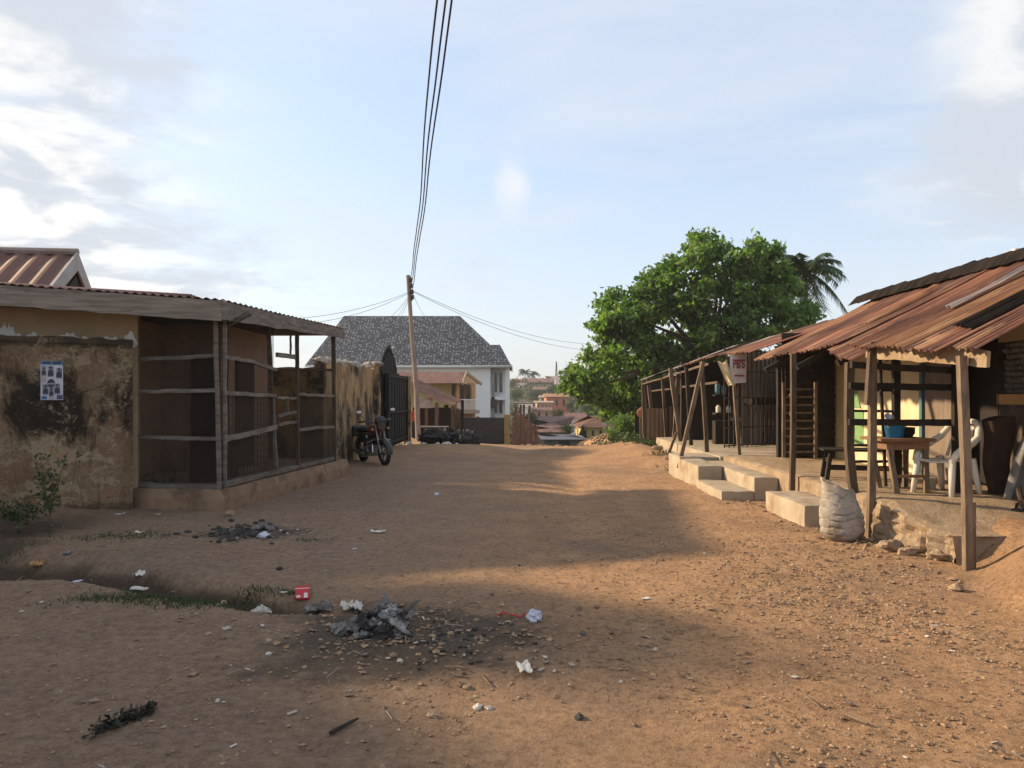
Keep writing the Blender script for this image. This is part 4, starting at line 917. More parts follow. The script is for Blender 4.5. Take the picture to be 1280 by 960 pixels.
text("PB'S", 'lettering', .165, M['maroon'], sgn, Matrix.Translation((cx_-.01,14.69,q.z-.24)) @ Matrix.Rotation(PI/2,4,'X') @ Matrix.Diagonal((.82,1.45,1,1)), .004)
for z0, z1, w_ in ((.075,.095,.125),(.37,.40,.10)): b = MB(); b.box((cx_-w_,14.69,q.z-z1),(cx_+w_,14.695,q.z-z0)); b.build('printed_rule', M['maroon'], sgn)
cq = P(904,452,14.72)
def cl(u, v):
    w = (1-v*.25); return Vector((cq.x-.13+.02+.24*v+.18*(u-.0)*w, 14.76+.05*math.sin(u*6+v*2)+.02*math.sin(u*13), cq.z+.02-.50*v+.05*math.sin(u*PI)*(1-v)*-1+.03*abs(math.sin(u*5))))
b = MB(); b.grid(cl, 14, 14); b.grid(lambda u, v: cl(1-u, v)+Vector((0,.008,0)), 14, 14); tag(b.build('hanging_cloth', M['cream_cloth'], None, smooth=True), 'cream cloth hanging folded beside the maroon-lettered sign', 'cloth')

# ---- table, bucket, chair, bench and the rest
def leg(par, p, q, w, m, name='leg'): return MB().bar(p, q, w, w*.85, 3, .002, p[0]).build(name, M[m], par)
tb = thing('wooden_table', 'brown wooden table with splayed legs on the verandah holding a blue bucket', 'table', (4.68,9.15,.47))
z = 1.10; x0, x1, y0, y1 = 4.40, 4.90, 8.92, 9.42
b = MB(); b.box((x0-.07,y0-.05,z-.035),(x1+.06,y1+.05,z)); b.build('tabletop', M['wood_table'], tb, bevel=.006)
b = MB(); b.box((x0,y0,z-.13),(x1,y0+.025,z-.036)); b.box((x0,y0+.03,z-.13),(x0+.025,y1,z-.036)); b.box((x1-.025,y0+.03,z-.13),(x1,y1,z-.036)); b.build('apron', M['wood_table'], tb)
for (a, c) in (((x0+.03,y0+.03),(x0+.09,y0-.05)),((x1-.03,y0+.03),(x1-.05,y0-.02)),((x0+.03,y1-.03),(x0+.15,y1)),((x1-.03,y1-.03),(x1-.02,y1+.02))): leg(tb, (c[0],c[1],.465), (a[0],a[1],z-.036), .055, 'wood_pale')
b = MB(); b.bar((x0+.07,y0-.03,.66),(x1-.05,y0,.66), .03, .035); b.bar((x0+.11,y1,.70),(x1-.03,y1,.70), .03, .035); b.build('stretcher', M['wood_table'], tb)
bk = thing('bucket', 'bright blue plastic bucket on the brown wooden table', 'bucket', (4.58,9.1,1.1))
b = MB(); b.lathe([(0,0),(.095,0),(.118,.185),(.126,.185),(.126,.205),(.114,.205),(.092,.02),(0,.02)], (4.58,9.1,1.101), 28); b.build('body', M['blue'], bk, smooth=True)
b = MB(); b.tube([Vector((4.58+.122*math.cos(t),9.1-.03-.04*math.sin(t),1.28-.09*math.sin(t))) for t in [PI*i/12 for i in range(13)]], .004, 6); b.build('handle', M['plastic_white'], bk)
ld = thing('ladle', 'pale plastic scoop resting on the rim of the blue bucket', 'ladle', (4.5,9.1,1.3))
b = MB(); b.tube([(4.56,9.12,1.14),(4.52,9.11,1.32)], .008, 6); b.build('handle', M['plastic_white'], ld)
b = MB(); b.lathe([(0,-.035),(.03,-.03),(.045,0),(.042,.0),(.028,-.024),(0,-.028)], (4.50,9.09,1.355), 14, Matrix.Rotation(R(60),3,'X')); b.build('bowl', M['plastic_clear'], ld, smooth=True)
pn = thing('cooking_pot', 'small black pot on the table behind the blue bucket', 'pot', (4.8,9.25,1.1))
b = MB(); b.lathe([(0,0),(.08,0),(.11,.05),(.11,.11),(.12,.115),(.1,.12),(0,.125)], (4.8,9.28,1.1), 18); b.build('body', M['rubber'], pn, smooth=True)
b = MB(); b.lathe([(0,.13),(.02,.13),(.022,.15),(0,.155)], (4.8,9.28,1.1), 10); b.build('lid_knob', M['rubber'], pn)

ch = thing('plastic_chair', 'dirty white plastic armchair on the verandah behind the front post', 'chair', (5.12,8.75,.46))
def cp(mb, n): o = mb.build(n, M['plastic_white'], ch, smooth=True); s = o.modifiers.new('thick', 'SOLIDIFY'); s.thickness = .012; return o
ca, sa = math.cos(R(203)), math.sin(R(203))
def cw(p): x, y, z_ = p; s9 = .92; return Vector((5.05+s9*(x*ca-y*sa), 8.85+s9*(x*sa+y*ca), .465+s9*z_))       # chair faces +x locally
b = MB(); b.grid(lambda u, v: cw((-.21+.44*u, (-.23+.46*v)*(1-.08*(1-u)), .43+.02*u-.025*math.sin(PI*v)+(.0 if u < .95 else -.02))), 10, 10); cp(b, 'seat')
def back(u, v):
    w = .23*(1-.22*v**3); return cw((-.21-.15*v, w*(2*u-1)*(1-.12*v), .43+.45*v+(.05*math.sin(PI*u)-.05)*sm(.35,1,v)))
b = MB()
for i in range(5):
    u0 = .12+.16*i; b.grid(lambda u, v, u0=u0: back(u0+.09*u, .08+.80*v), 1, 8)
b.grid(lambda u, v: back(u, .86+.14*v), 12, 2); cp(b, 'backrest')
for s_ in (-1,1):
    b = MB(); b.tube([cw((-.37,.05*s_,.92)), cw((-.36,.14*s_,.90)), cw((-.32,.21*s_,.82)), cw((-.24,.255*s_,.71)), cw((-.10,.275*s_,.64)), cw((.06,.28*s_,.58)), cw((.17,.27*s_,.51)), cw((.225,.25*s_,.42))], [.022,.024,.026,.028,.030,.030,.028,.026], 8); cp(b, 'armrest')
    for (a, c) in (((.20,.235),(.25,.27)),((-.18,.22),(-.27,.26))):
        b = MB(); b.tube([cw((c[0],c[1]*s_,0)), cw((a[0],a[1]*s_,.44))], [.021,.036], 7); cp(b, 'leg')
bn = thing('bench', 'low dark slatted wooden bench across the verandah behind the front posts', 'bench', (4.6,10.4,.47))
ang = R(-14)
def bw(x, y, z_): return Vector((4.25+x*math.cos(ang)-y*math.sin(ang), 10.25+x*math.sin(ang)+y*math.cos(ang), .47+z_))
for j in range(4):
    b = MB(); b.bar(bw(-.05,.02+.13*j,.40), bw(1.0,.02+.13*j,.40), .105, .028); b.build('seat_slat', M['wood_dark'], bn)
for x in (.06,.90):
    for y in (.05,.40): leg(bn, bw(x+(-.06 if x < .5 else .06),y,0), bw(x,y,.385), .05, 'wood_dark')
for y in (.05,.40): b = MB(); b.bar(bw(.02,y,.15), bw(.94,y,.15), .025, .04); b.build('stretcher', M['wood_dark'], bn)
for x in (.04,.92): b = MB(); b.bar(bw(x,.05,.25), bw(x,.40,.25), .025, .06); b.build('stretcher', M['wood_dark'], bn)
# woven sack
def sack_mat():
    t = NT('sack_weave'); tc = t.n('ShaderNodeTexCoord').outputs['Object']; sx = t.n('ShaderNodeSeparateXYZ'); t.l(tc, sx.inputs[0])
    wv = t.n('ShaderNodeTexChecker', i_Scale=190.0); t.l(tc, wv.inputs['Vector'])
    n = t.noise(tc, 7, 8, .7); col = t.mix(t.ramp(n, .38, .64), (.50,.45,.395), (.36,.315,.27))
    col = t.mix(t.ramp(t.math('ADD', t.noise(t.mapv(tc, loc=(3,1,4)), 5, 8, .75, .5), t.ramp(sx.outputs[2], .0, .28, .14, 0)), .54, .68, 0, .75), col, (.20,.145,.10))
    col = t.mix(t.ramp(t.noise(t.mapv(tc, (1,1,2.2), loc=(8,5,2)), 6.5, 6, .7), .64, .67, 0, .5), col, (.13,.17,.27))
    return t.out(t.bsdf(t.mix(.10, col, wv.outputs['Color'], 'MULTIPLY'), .75, 0, .3, t.bump(t.math('ADD', t.noise(tc, 26, 9, .7), t.math('MULTIPLY', wv.outputs['Fac'], .15)), .9, .02)))
sk = thing('woven_sack', 'bulging off-white woven sack slumped against the front post and step', 'sack', (3.62,8.35,0))
b = MB()
def skf(u, v):
    t = 2*PI*u; c, n_ = math.cos(t), math.sin(t)
    r = .212*math.sin(min(1, v*3.4+.42)*PI/2)*(1+.06*math.sin(PI*min(1, v*1.3)))*(1-.20*sm(.45, 1.0, v))
    ph = v*23+2.2*nz(c*1.1+3, n_*1.1, v*2.2)+.8*nz(c*3, n_*3, v*6)
    cr = (1-abs(math.sin(ph)))**2.5*(.45+.55*nz(c*1.3, n_*1.3, v*3+7))
    f = 1-.14*cr*sm(.03, .15, v)+.05*nz(c*1.3+1, n_*1.3, v*2.5)+.012*nz(c*7, n_*7, v*19)+.05*sm(.8, 1, v)*math.sin(7*t+2)
    lean = .05*v*v
    return Vector((3.635+r*c*1.05*f-lean, 8.36+r*n_*.9*f, gz(3.64,8.36)-.02+(.615-.075*c*v+.02*math.sin(5*t)*v)*v))
b.grid(skf, 72, 90); b.build('bag', sack_mat(), sk, smooth=True)
b = MB(); b.grid(lambda u, v: skf(u, 1)*v+Vector((3.585, 8.36, gz(3.64,8.36)+.53+.05*nz(3*v*math.cos(u*2*PI), 3*v*math.sin(u*2*PI), 4)))*(1-v)+Vector((0,0,.05*nz(6*v*math.cos(u*2*PI), 6*v*math.sin(u*2*PI), 1)*v*(1-v)*4)), 36, 8); b.build('crumpled_mouth', M['sack'], sk, smooth=True)
# hanging garment, tarp, broom, slipper, cup
hg = MB(); hg.grid(lambda u, v: Vector((5.62+(.17-.05*v)*(1+.10*math.sin(u*31))*math.cos(u*2*PI)+.02*math.sin(v*8), 8.78+(.11-.06*v)*math.sin(u*2*PI)+.015*math.sin(u*19), 1.34-.87*v+.03*math.sin(u*9)*(1-v))), 26, 14)
hg.tube([(5.62,8.78,1.30),(5.62,8.8,1.9),(5.7,8.9,2.7)], .006, 5); tag(hg.build('hanging_garment', M['cloth_dark'], None, smooth=True), 'long dark brown garment hanging down beside the dark doorway', 'garment')
tp = MB(); tp.grid(lambda u, v: Vector((5.72+.05*u+(.03-.22*v)*1.0+.14*(u-.5)*(.15+v), 8.42+.04*math.sin(u*9+v*3)*(.3+v), 1.36-.92*v+.02*u)), 14, 16); tp.grid(lambda u, v: Vector((5.722+.05*(1-u)+(.03-.22*v)+.14*(.5-u)*(.15+v), 8.436+.04*math.sin((1-u)*9+v*3)*(.3+v), 1.36-.92*v+.02*(1-u))), 14, 16)
tag(tp.build('grey_tarp', M['tarp_grey'], None, smooth=True), 'narrow silvery grey tarp hanging to the floor by the mottled wall', 'tarp')
br = MB()
for i in range(70): a = random.random()*6.28; r = random.random()*.05; br.tube([(5.5+r*math.cos(a),8.2+r*math.sin(a),.47),(5.47+3.0*r*math.cos(a)-.05*random.random(),8.05+2.2*r*math.sin(a)-.08*random.random(),.40+.02*random.random()+.10*random.random())], .0022, 4)
br.tube([(5.5,8.2,.46),(5.53,8.3,.60)], .03, 8); tag(br.build('broom_head', mat('broom_straw', (.10,.065,.04), (.05,.035,.025), 9, bump=0)), 'dark frayed straw broom end lying on the floor below the grey tarp', 'broom')
sp_ = thing('slipper', 'single black slipper on the mud floor at the right edge', 'slipper', (5.35,7.95,.42))
def sole(u, v): t = u*2*PI; return Vector((5.36+.13*math.cos(t)*v, 7.96+.055*math.sin(t)*v*(1+.2*math.cos(t)), ztop(7.96)+.03))
b = MB(); b.grid(sole, 18, 4); b.grid(lambda u, v: Vector((sole(u,1).x, sole(u,1).y, ztop(7.96)+.005+.025*v)), 18, 1); b.build('sole', M['rubber'], sp_)
b = MB(); b.tube([(5.31,7.91,ztop(7.96)+.03),(5.31,7.93,ztop(7.96)+.075),(5.31,7.99,ztop(7.96)+.075),(5.31,8.01,ztop(7.96)+.03)], .016, 7); b.build('strap', M['rubber'], sp_)
cu_ = MB(); cu_.lathe([(0,0),(.05,0),(.062,.13),(.066,.13),(.066,.14),(.056,.14),(.046,.01),(0,.01)], (5.10,9.25,.475), 16); tag(cu_.build('cup', M['plastic_white'], None, smooth=True), 'small white plastic tub on the floor between table leg and chair', 'tub')
# rocks at the crumbled edge
for i, (px, py, s, lb) in enumerate(((1112,688,.13,'flat tan rock leftmost below the crumbled floor edge'),(1133,693,.09,'small dark-shadowed rock beside the flat tan rock'),(1152,690,.15,'large tan rock in the middle of the crumbled floor edge'),(1098,686,.06,'pebble-sized rock left of the flat tan rock by the sack post'),(1172,699,.10,'tan rock just left of the front post base'),(1140,676,.10,'tan rock tucked high under the floor edge'),(1185,690,.09,'broken lump at the corner behind the front post'),(1195,738,.06,'small rock below the earth bank right of the lane'))):
    g_ = G(px, py); b = MB(); b.blob((g_.x,g_.y,g_.z+s*.3), (s,s*.75,s*.55), 12, 8, .55, i+9, freq=1.6); tag(b.build('rock', M['rock']), lb, 'rock', 'rocks along the crumbled edge')
for i, (px, py, s, lb) in enumerate(((855,571,.16,'boulder beside the far steps in the grass'),(846,566,.12,'stone left of the far shop steps'),(866,568,.14,'orange stone at the foot of the leaning far post'),(821,562,.14,'stone in the grass below the far shop'),(835,574,.1,'low stone at the lane edge below the far shop'))):
    g_ = G(px, py); b = MB(); b.blob((g_.x,g_.y,g_.z+s*.3), (s,s*.75,s*.55), 10, 7, .55, i+29); tag(b.build('rock', M['rock']), lb, 'rock', 'stones by the far steps')
# ================================================================ FAR BUILDINGS
def hipmesh(x0, x1, y0, y1, ze, zr, inset, ov=.5):
    X0, X1, Y0, Y1 = x0-ov, x1+ov, y0-ov, y1+ov; ym = (y0+y1)/2
    a, b, c, d = Vector((X0,Y0,ze)), Vector((X1,Y0,ze)), Vector((X1,Y1,ze)), Vector((X0,Y1,ze)); e, f = Vector((X0+inset,ym,zr)), Vector((X1-inset,ym,zr))
    return [a,b,c,d,e,f]
def uvroof(name, m, par, faces):
    me = bpy.data.meshes.new(name); vs = []; fs = []; uv = []
    for f in faces:
        o = f[0]; ux = (f[1]-f[0]).normalized(); n = (f[1]-f[0]).cross(f[-1]-f[0]).normalized(); uy = n.cross(ux); fs.append(tuple(range(len(vs), len(vs)+len(f))))
        for p in f: vs.append(p); uv.append(((p-o).dot(ux)+p.x*0, (p-o).dot(uy)))
    me.from_pydata([tuple(p) for p in vs], [], fs); l = me.uv_layers.new(name='UVMap')
    for i, q in enumerate(uv): l.data[i].uv = q
    me.materials.append(m); o = bpy.data.objects.new(name, me); COL.objects.link(o); adopt(o, par); return o
# ---- white two-storey house under a speckled shingle roof
Yw = 85.0
W = lambda px, py, Y=Yw: P(px, py, Y)
wh = thing('white_house', 'big white two-storey house under a black and white speckled hipped roof', 'house', (-12,90,-1.5))
xl, xr_ = W(398,457).x, W(613,457).x; ze = W(600,457).z; zr = W(500,395).z; zb = -3.5; yb = Yw+17
b = MB(); b.box((xl,Yw,zb),(xr_,yb,ze)); b.build('wall', M['white_wall'], wh)
b = MB(); xs2 = W(636,457).x; b.box((xr_,Yw+1.8,zb),(xs2-.1,yb-2,ze)); b.build('wing_wall', M['white_wall'], wh)
e0, e1 = W(383,459), W(640,459); rl, rr = W(430,395,Yw+8), W(575,395,Yw+8); zr = rl.z
a_, b_ = Vector((e0.x,Yw-.6,ze)), Vector((e1.x,Yw-.6,ze)); c_, d_ = Vector((e1.x,yb+.6,ze)), Vector((e0.x,yb+.6,ze))
uvroof('roof', M['shingle'], wh, [(a_,b_,rr,rl),(b_,c_,rr),(c_,d_,rl,rr),(d_,a_,rl)])
q0, q1, q2 = W(604,431,Yw+6), W(625,431,Yw+6), W(639.5,458,Yw-.75)
uvroof('roof', M['shingle'], wh, [(W(590,458,Yw-.72),q2,q1,q0),(q2,Vector((q2.x+.2,Yw+12,q2.z)),q1)])
b = MB(); b.bar((e0.x,Yw-.62,ze-.1),(e1.x,Yw-.62,ze-.1), .12, .22); b.bar((e1.x,Yw-.6,ze-.1),(e1.x,yb,ze-.1), .12, .22); b.build('gutter', M['white_trim'], wh)
q = W(492,436,Yw+3); b = MB(); b.add([q+Vector((-.9,-.8,-.5)), q+Vector((.9,-.8,-.5)), q+Vector((0,-.8,.25)), q+Vector((-.9,2,-.3)), q+Vector((.9,2,-.3)), q+Vector((0,3,.25))], [(0,1,2),(1,4,5,2),(0,2,5,3)]); b.build('roof_vent', M['white_trim'], wh)
for py0, py1 in ((466,490),(501,516)):
    for px0, px1 in ((617,621.5),(624,628)):
        q0, q1 = W(px0,py0,Yw+1.75), W(px1,py1,Yw+1.75); b = MB(); b.box((q0.x,Yw+1.66,q1.z),(q1.x,Yw+1.78,q0.z)); win = b.build('window', M['glass'], wh)
        b = MB()
        for xx in (q0.x-.08, q1.x): b.box((xx,Yw+1.6,q1.z-.1),(xx+.08,Yw+1.79,q0.z+.1))
        b.build('frame', M['white_trim'], win)
b = MB(); q = W(634,480,Yw+.2); b.lathe([(.28,zb),(.28,ze)], (q.x,Yw+.4,0), 12); b.build('column', M['white_trim'], wh)
b = MB(); q = W(615.5,470,Yw+.3); b.box((q.x-.12,Yw+.3,zb),(q.x+.25,Yw+.6,ze)); b.build('pilaster', mat('grey_pilaster', (.33,.32,.31), None, 3, bump=0), wh)
q0, q1 = W(613,496), W(637,500); b = MB(); b.box((q0.x,Yw+.3,q1.z),(q1.x,Yw+1.9,q0.z)); b.build('balcony_slab', M['white_trim'], wh)
q0 = W(617,503); b = MB(); b.box((q0.x-.35,Yw+.0,q0.z-.6),(q0.x+.35,Yw+.29,q0.z+.35)); b.build('cooling_unit', M['iron'], wh)
# ---- orange balcony house
Yo = 52.0; oh = thing('balcony_house', 'small orange two-storey house with a rusty gabled roof and railed upper balcony', 'house', (-5,54,-1.5))
O = lambda px, py, Y=Yo: P(px, py, Y)
b = MB(); q0, q1 = O(470,478), O(563,478); b.box((q0.x,Yo+1,-3),(q1.x,Yo+7,q0.z)); b.build('wall', M['yellow'], oh)
q0, q1 = O(563,478), O(592,514); b = MB(); b.box((q0.x,Yo+1.6,-3),(q1.x-.2,Yo+7,q0.z)); b.build('wall', M['orange'], oh)
ap1, ap0 = O(582,464.5,Yo+3), O(480,464.5,Yo+3); ef1, ef0, eb1 = O(577,479,Yo-.2), O(470,479,Yo-.2), O(601,479.5,Yo+5.5)
s = MB(); s.sheet(ef0, ef1, ap0, ap1, 40, .012, 4, .0, 3, .01, 5); s.sheet(eb1+Vector((-6,0,0)), eb1, ap0, ap1, 40, .012, 4, 0, 4, .01, 5); s.build('roof', M['rust_tile'], oh)
b = MB(); b.add([ap1+Vector((-.05,0,-.05)), ef1+Vector((-.05,0,-.05)), eb1+Vector((-.05,0,-.05))], [(0,1,2)]); b.build('gable', M['orange'], oh)
for p in (ef1, eb1): b = MB(); b.bar(p+Vector((.05,0,-.05)), ap1+Vector((.05,0,-.05)), .08, .2); b.build('bargeboard', M['beige'], oh)
b = MB(); q0, q1 = O(555,513,Yo), O(598,517,Yo); b.box((q0.x,Yo-.1,q1.z),(q1.x,Yo+2.2,q0.z)); b.build('balcony_slab', M['concrete'], oh)
b = MB(); q0, q1 = O(572,500,Yo), O(597,512,Yo)
for i in range(19): x = q0.x+(q1.x-q0.x)*i/18; b.box((x,Yo-.05,q1.z),(x+.035,Yo,q0.z))
b.box((q0.x,Yo-.06,q0.z),(q1.x+.04,Yo+.02,q0.z+.06)); b.build('railing', M['white_trim'], oh)
for px0, px1 in ((564,568),(576,580),(583,588)):
    q0, q1 = O(px0,481,Yo+1.5), O(px1,503,Yo+1.5); b = MB(); b.box((q0.x,Yo+1.45,q1.z),(q1.x,Yo+1.58,q0.z)); b.build('window', M['glass'], oh)
for px in (570.5, 590): q = O(px,479,Yo+.3); b = MB(); b.box((q.x,Yo+.3,-3),(q.x+.2,Yo+.5,q.z)); b.build('column', M['orange'], oh)
# ---- dark low wall, yellow post, rusty slat fence
dw = MB(); q0, q1 = P(581,522,43), P(631,522,43); dw.rwall((q0.x-3,43),(q1.x,43), -2.5, q0.z, .2, .4, .01, .01, 3); tag(dw.build('boundary_wall', mat('black_block_wall', (.03,.03,.032), (.05,.045,.042), 3, bump=.4)), 'low black block wall in front of the white house', 'wall')
yp = MB(); q = P(634,520,42); yp.box((q.x-.16,42,-2.5),(q.x+.16,42.3,q.z)); yp.box((q.x-.2,41.96,q.z),(q.x+.2,42.34,q.z+.08)); tag(yp.build('gate_pillar', mat('ochre_paint', (.36,.26,.11), (.25,.18,.08), 3)), 'short dull yellow gate pillar at the end of the low black wall', 'pillar')
sf = thing('slat_fence', 'crooked rusty slat fence beyond the dull yellow pillar', 'fence', (0,40,-1))
for i in range(14):
    px = 641+i*2.3; q = P(px, 519+random.uniform(-5,6)+i*.7, 40.5); b = MB(); b.bar((q.x,40.5,-2.2),(q.x+.03*nz(i,1),40.5,q.z), .085, .03); b.build('slat', M['rust_tile'] if i % 3 else M['wood'], sf)
b = MB(); q0, q1 = P(640,530,40.6), P(672,540,40.6); b.bar(q0, q1, .05, .06); b.build('rail', M['wood_dark'], sf)
st = thing('stall_frame', 'pale timber stall frame with no cladding behind the rusty slat fence', 'stall', (1,46,-1))
for px, t_ in ((645,508),(651,506),(662,507),(655,506)): q = P(px,t_,46); b = MB(); b.bar((q.x,46+.6*(px % 2),-3),(q.x,46+.6*(px % 2),q.z), .14, .14); b.build('post', M['wood_pale'], st)
b = MB(); q0, q1 = P(642,505,46), P(667,505,46); b.box((q0.x,45.6,q0.z),(q1.x,48,q0.z+.09)); b.build('roof', M['zinc'], st)
# ---- valley and hillside houses
def house(label, px0, px1, pe, pb, pr, Y, dep, wm, rm, hip=True, nwin=2, inset=None, nm='hillside_house', extra=0):
    a, c = P(px0, pe, Y), P(px1, pe, Y); r = P(px0, pr, Y+dep/2); h = thing(nm, label, 'house', ((a.x+c.x)/2,Y+dep/2,gz((a.x+c.x)/2,Y+dep/2)), 'houses in the valley and on the hill')
    zb = min(P(px0,pb,Y).z, gz(a.x,Y)-.5, gz(c.x,Y+dep)-.5); b = MB(); b.box((a.x,Y,zb),(c.x,Y+dep,a.z)); b.build('wall', M[wm], h)
    v = hipmesh(a.x, c.x, Y, Y+dep, a.z, r.z, (inset if inset is not None else (dep*.5 if hip else 0)), .06*abs(c.x-a.x)+.2)
    b = MB(); b.add(v, [(0,1,5,4),(2,3,4,5),(1,2,5),(3,0,4),(3,2,1,0)]); b.build('roof', M[rm], h)
    zt = a.z; hh_ = (zt-P(px0,pb,Y).z)
    for i in range(nwin):
        x = a.x+(c.x-a.x)*(i+.5)/nwin; ww = (c.x-a.x)/nwin*.28; b = MB(); b.box((x-ww*.5,Y-.05,zt-min(hh_*.75,1.9)),(x+ww*.5,Y+.02,zt-min(hh_*.22,.6))); b.build('window', M['glass'], h)
    return h
y_h = house('yellow house with a rust-red roof in the valley right below the big tree', 727, 765, 534, 552, 519.5, 62, 6, 'yellow', 'rust', True, 4, 2.0)
b = MB(); q = P(756,529,61.5); b.lathe([(0,0),(.16,.02),(.29,.09),(.30,.10),(.15,.04),(0,.025)], q, 16, Matrix.Rotation(R(58),3,'X')); b.tube([q+Vector((0,.05,-.5)), q], .03, 6); b.build('satellite_dish', M['concrete'], y_h)
g_ = P(729,536,61.9); b = MB(); b.add([P(721,549,61.6), P(735,549,61.6), P(728.5,531,61.6), P(721,549,63), P(735,549,63), P(728.5,531,63)], [(0,1,2),(3,5,4),(0,2,5,3),(1,4,5,2)]); b.build('porch_gable', M['dark'], y_h)
house('house with a rounded brown hipped roof in the valley left of the yellow house', 674, 705, 533, 545, 520.5, 88, 10, 'pink', 'rust_tile', True, 3)
house('low house with a dark brown flat-pitched roof below the rounded brown roof', 668, 712, 540, 552, 532, 68, 7, 'brownhouse', 'rust_tile', True, 2)
house('grey tin shed among rubble left of the yellow house', 682, 728, 549, 560, 543, 52, 5, 'stone_grey', 'zinc', True, 1)
house('small pale gabled house with a brown roof behind the yellow house', 706, 732, 523, 532, 516, 120, 9, 'white_wall', 'rust_tile', False, 2)
house('two-storey orange-red house with a flat rusty roof on the lower slope', 683, 709, 496, 512, 492, 165, 12, 'redhouse', 'rust_bright', False, 3)
house('unfinished pinkish block house with open dark windows on the lower slope', 671, 690, 503, 520, 501, 150, 9, 'pink', 'concrete', False, 4)
house('long pinkish low house under the unfinished block house', 660, 688, 513, 524, 509, 135, 8, 'pink', 'rust_tile', False, 3)
house('small whitish house with a grey roof behind the slat fence', 651, 664, 509, 520, 505, 130, 7, 'white_wall', 'zinc', False, 2)
house('red-walled house with a rusty roof leftmost on the hilltop', 644, 661, 479, 488, 473.5, 285, 14, 'redhouse', 'rust_tile', True, 2)
house('long dark brown house on the hilltop beside the red-walled house', 661, 688, 478, 490, 473, 275, 14, 'brownhouse', 'rust_tile', False, 4)
house('pale grey house on the hilltop right of the long dark brown house', 686, 697, 473, 482, 470, 290, 10, 'white_wall', 'zinc', True, 2)
house('cream house with a blue band on the hilltop touching the tree edge', 697, 716, 481, 496, 471, 255, 14, 'cream', 'zinc', False, 3)
house('brown house with a low tin roof below the red-walled hilltop house', 640, 652, 484, 492, 479, 262, 12, 'brownhouse', 'zinc', True, 2)
house('dark house with a brown roof on the slope between hilltop and orange-red house', 668, 684, 487, 494, 483.5, 235, 10, 'brownhouse', 'rust_tile', False, 2)
house('narrow dark house with a grey roof behind the unfinished block house', 676, 688, 497, 504, 494, 185, 8, 'brownhouse', 'zinc', False, 1)
house('low brown house with a rusty roof behind the slat fence posts', 648, 668, 521, 532, 517, 100, 8, 'pink', 'rust_tile', False, 2)
house('pale house with a whitish roof glimpsed under the big tree crown', 764, 790, 512, 522, 506, 110, 9, 'pink', 'zinc', False, 2)
house('house with a reddish roof glimpsed between the tree trunk and the far shop', 770, 800, 505, 514, 500, 140, 9, 'redhouse', 'rust_tile', False, 2)
rf_ = thing('rooftop_house', 'top of a pale distant building peeping over the near shop ridge', 'house', P(1272,322,60)); q = P(1263,322,60)
b = MB(); b.box((q.x,60,-2),(q.x+6,60.8,P(0,313.5,60).z)); b.build('wall', M['cream'], rf_); b = MB(); b.box((q.x+.5,60.2,P(0,313.5,60).z),(q.x+1.3,60.7,P(0,309.5,60).z)); b.build('water_tank', M['plastic_white'], rf_)
ms = MB(); q = P(695.5,478,300); 
for dx, dy in ((-.5,0),(.5,0),(0,.8)): ms.tube([(q.x+dx*1.2,300+dy,q.z-2),(q.x+dx*.2,300+dy*.2,P(0,452,300).z)], .12, 4)
for i in range(5): z_ = q.z+1.4*i; ms.bar((q.x-.5+.09*i,300,z_),(q.x+.5-.09*i,300,z_+1.2), .08, .08)
tag(ms.build('radio_mast', M['iron']), 'thin lattice mast on the far hilltop', 'mast')

# ================================================================ TREES AND PLANTS
def leaves(cent, cnt, spread, smin, smax, droop=.3):
    """numpy leaf cloud: around each centre a tuft of folded leaf quads"""
    cent = np.asarray(cent); n = len(cent)*cnt
    c = np.repeat(cent, cnt, 0)+rng.normal(0, 1, (n,3))*np.asarray(spread)
    d = rng.normal(0, 1, (n,3)); d[:,2] -= droop; d /= np.linalg.norm(d, axis=1)[:,None]
    e = np.cross(d, rng.normal(0, 1, (n,3))); e /= np.linalg.norm(e, axis=1)[:,None]
    s = rng.uniform(smin, smax, n)[:,None]; w = s*rng.uniform(.35, .55, (n,1)); f = np.cross(d, e)*w*.35
    v = np.stack([c, c+d*s*.5+e*w*.6+f, c+d*s, c+d*s*.5-e*w*.6+f], 1).reshape(-1,3)
    i = np.arange(n)[:,None]*4; return v, np.concatenate([i, i+1, i+2, i+3], 1)
def leafobj(name, parts, m, par):
    V = []; Fa = []; o = 0
    for v, f in parts: V.append(v); Fa.append(f+o); o += len(v)
    V = np.concatenate(V); Fa = np.concatenate(Fa); me = bpy.data.meshes.new(name)
    me.vertices.add(len(V)); me.vertices.foreach_set('co', V.astype(np.float32).ravel()); me.loops.add(Fa.size); me.loops.foreach_set('vertex_index', Fa.astype(np.int32).ravel())
    me.polygons.add(len(Fa)); me.polygons.foreach_set('loop_start', np.arange(0, Fa.size, 4, dtype=np.int32)); me.update(calc_edges=True); me.materials.append(m)
    ob = bpy.data.objects.new(name, me); COL.objects.link(ob); adopt(ob, par); return ob
bt = thing('spreading_tree', 'large bright green spreading tree rising behind the far shop roof', 'tree', (7.5,36,-.5))
blobs = [(905,335,40),(862,350,38),(948,350,38),(975,365,30),(818,372,34),(788,395,36),(766,425,34),(750,462,34),(737,486,24),(800,440,42),(850,410,46),(905,400,46),(950,400,42),(985,408,32),(840,460,40),(785,480,34),(900,440,44),(722,478,16),(880,312,22),(928,312,22),(995,390,18),(770,505,20),(812,495,26),(745,505,14),(845,335,16),(760,385,14),(960,325,16)]
cent = []; inner = []
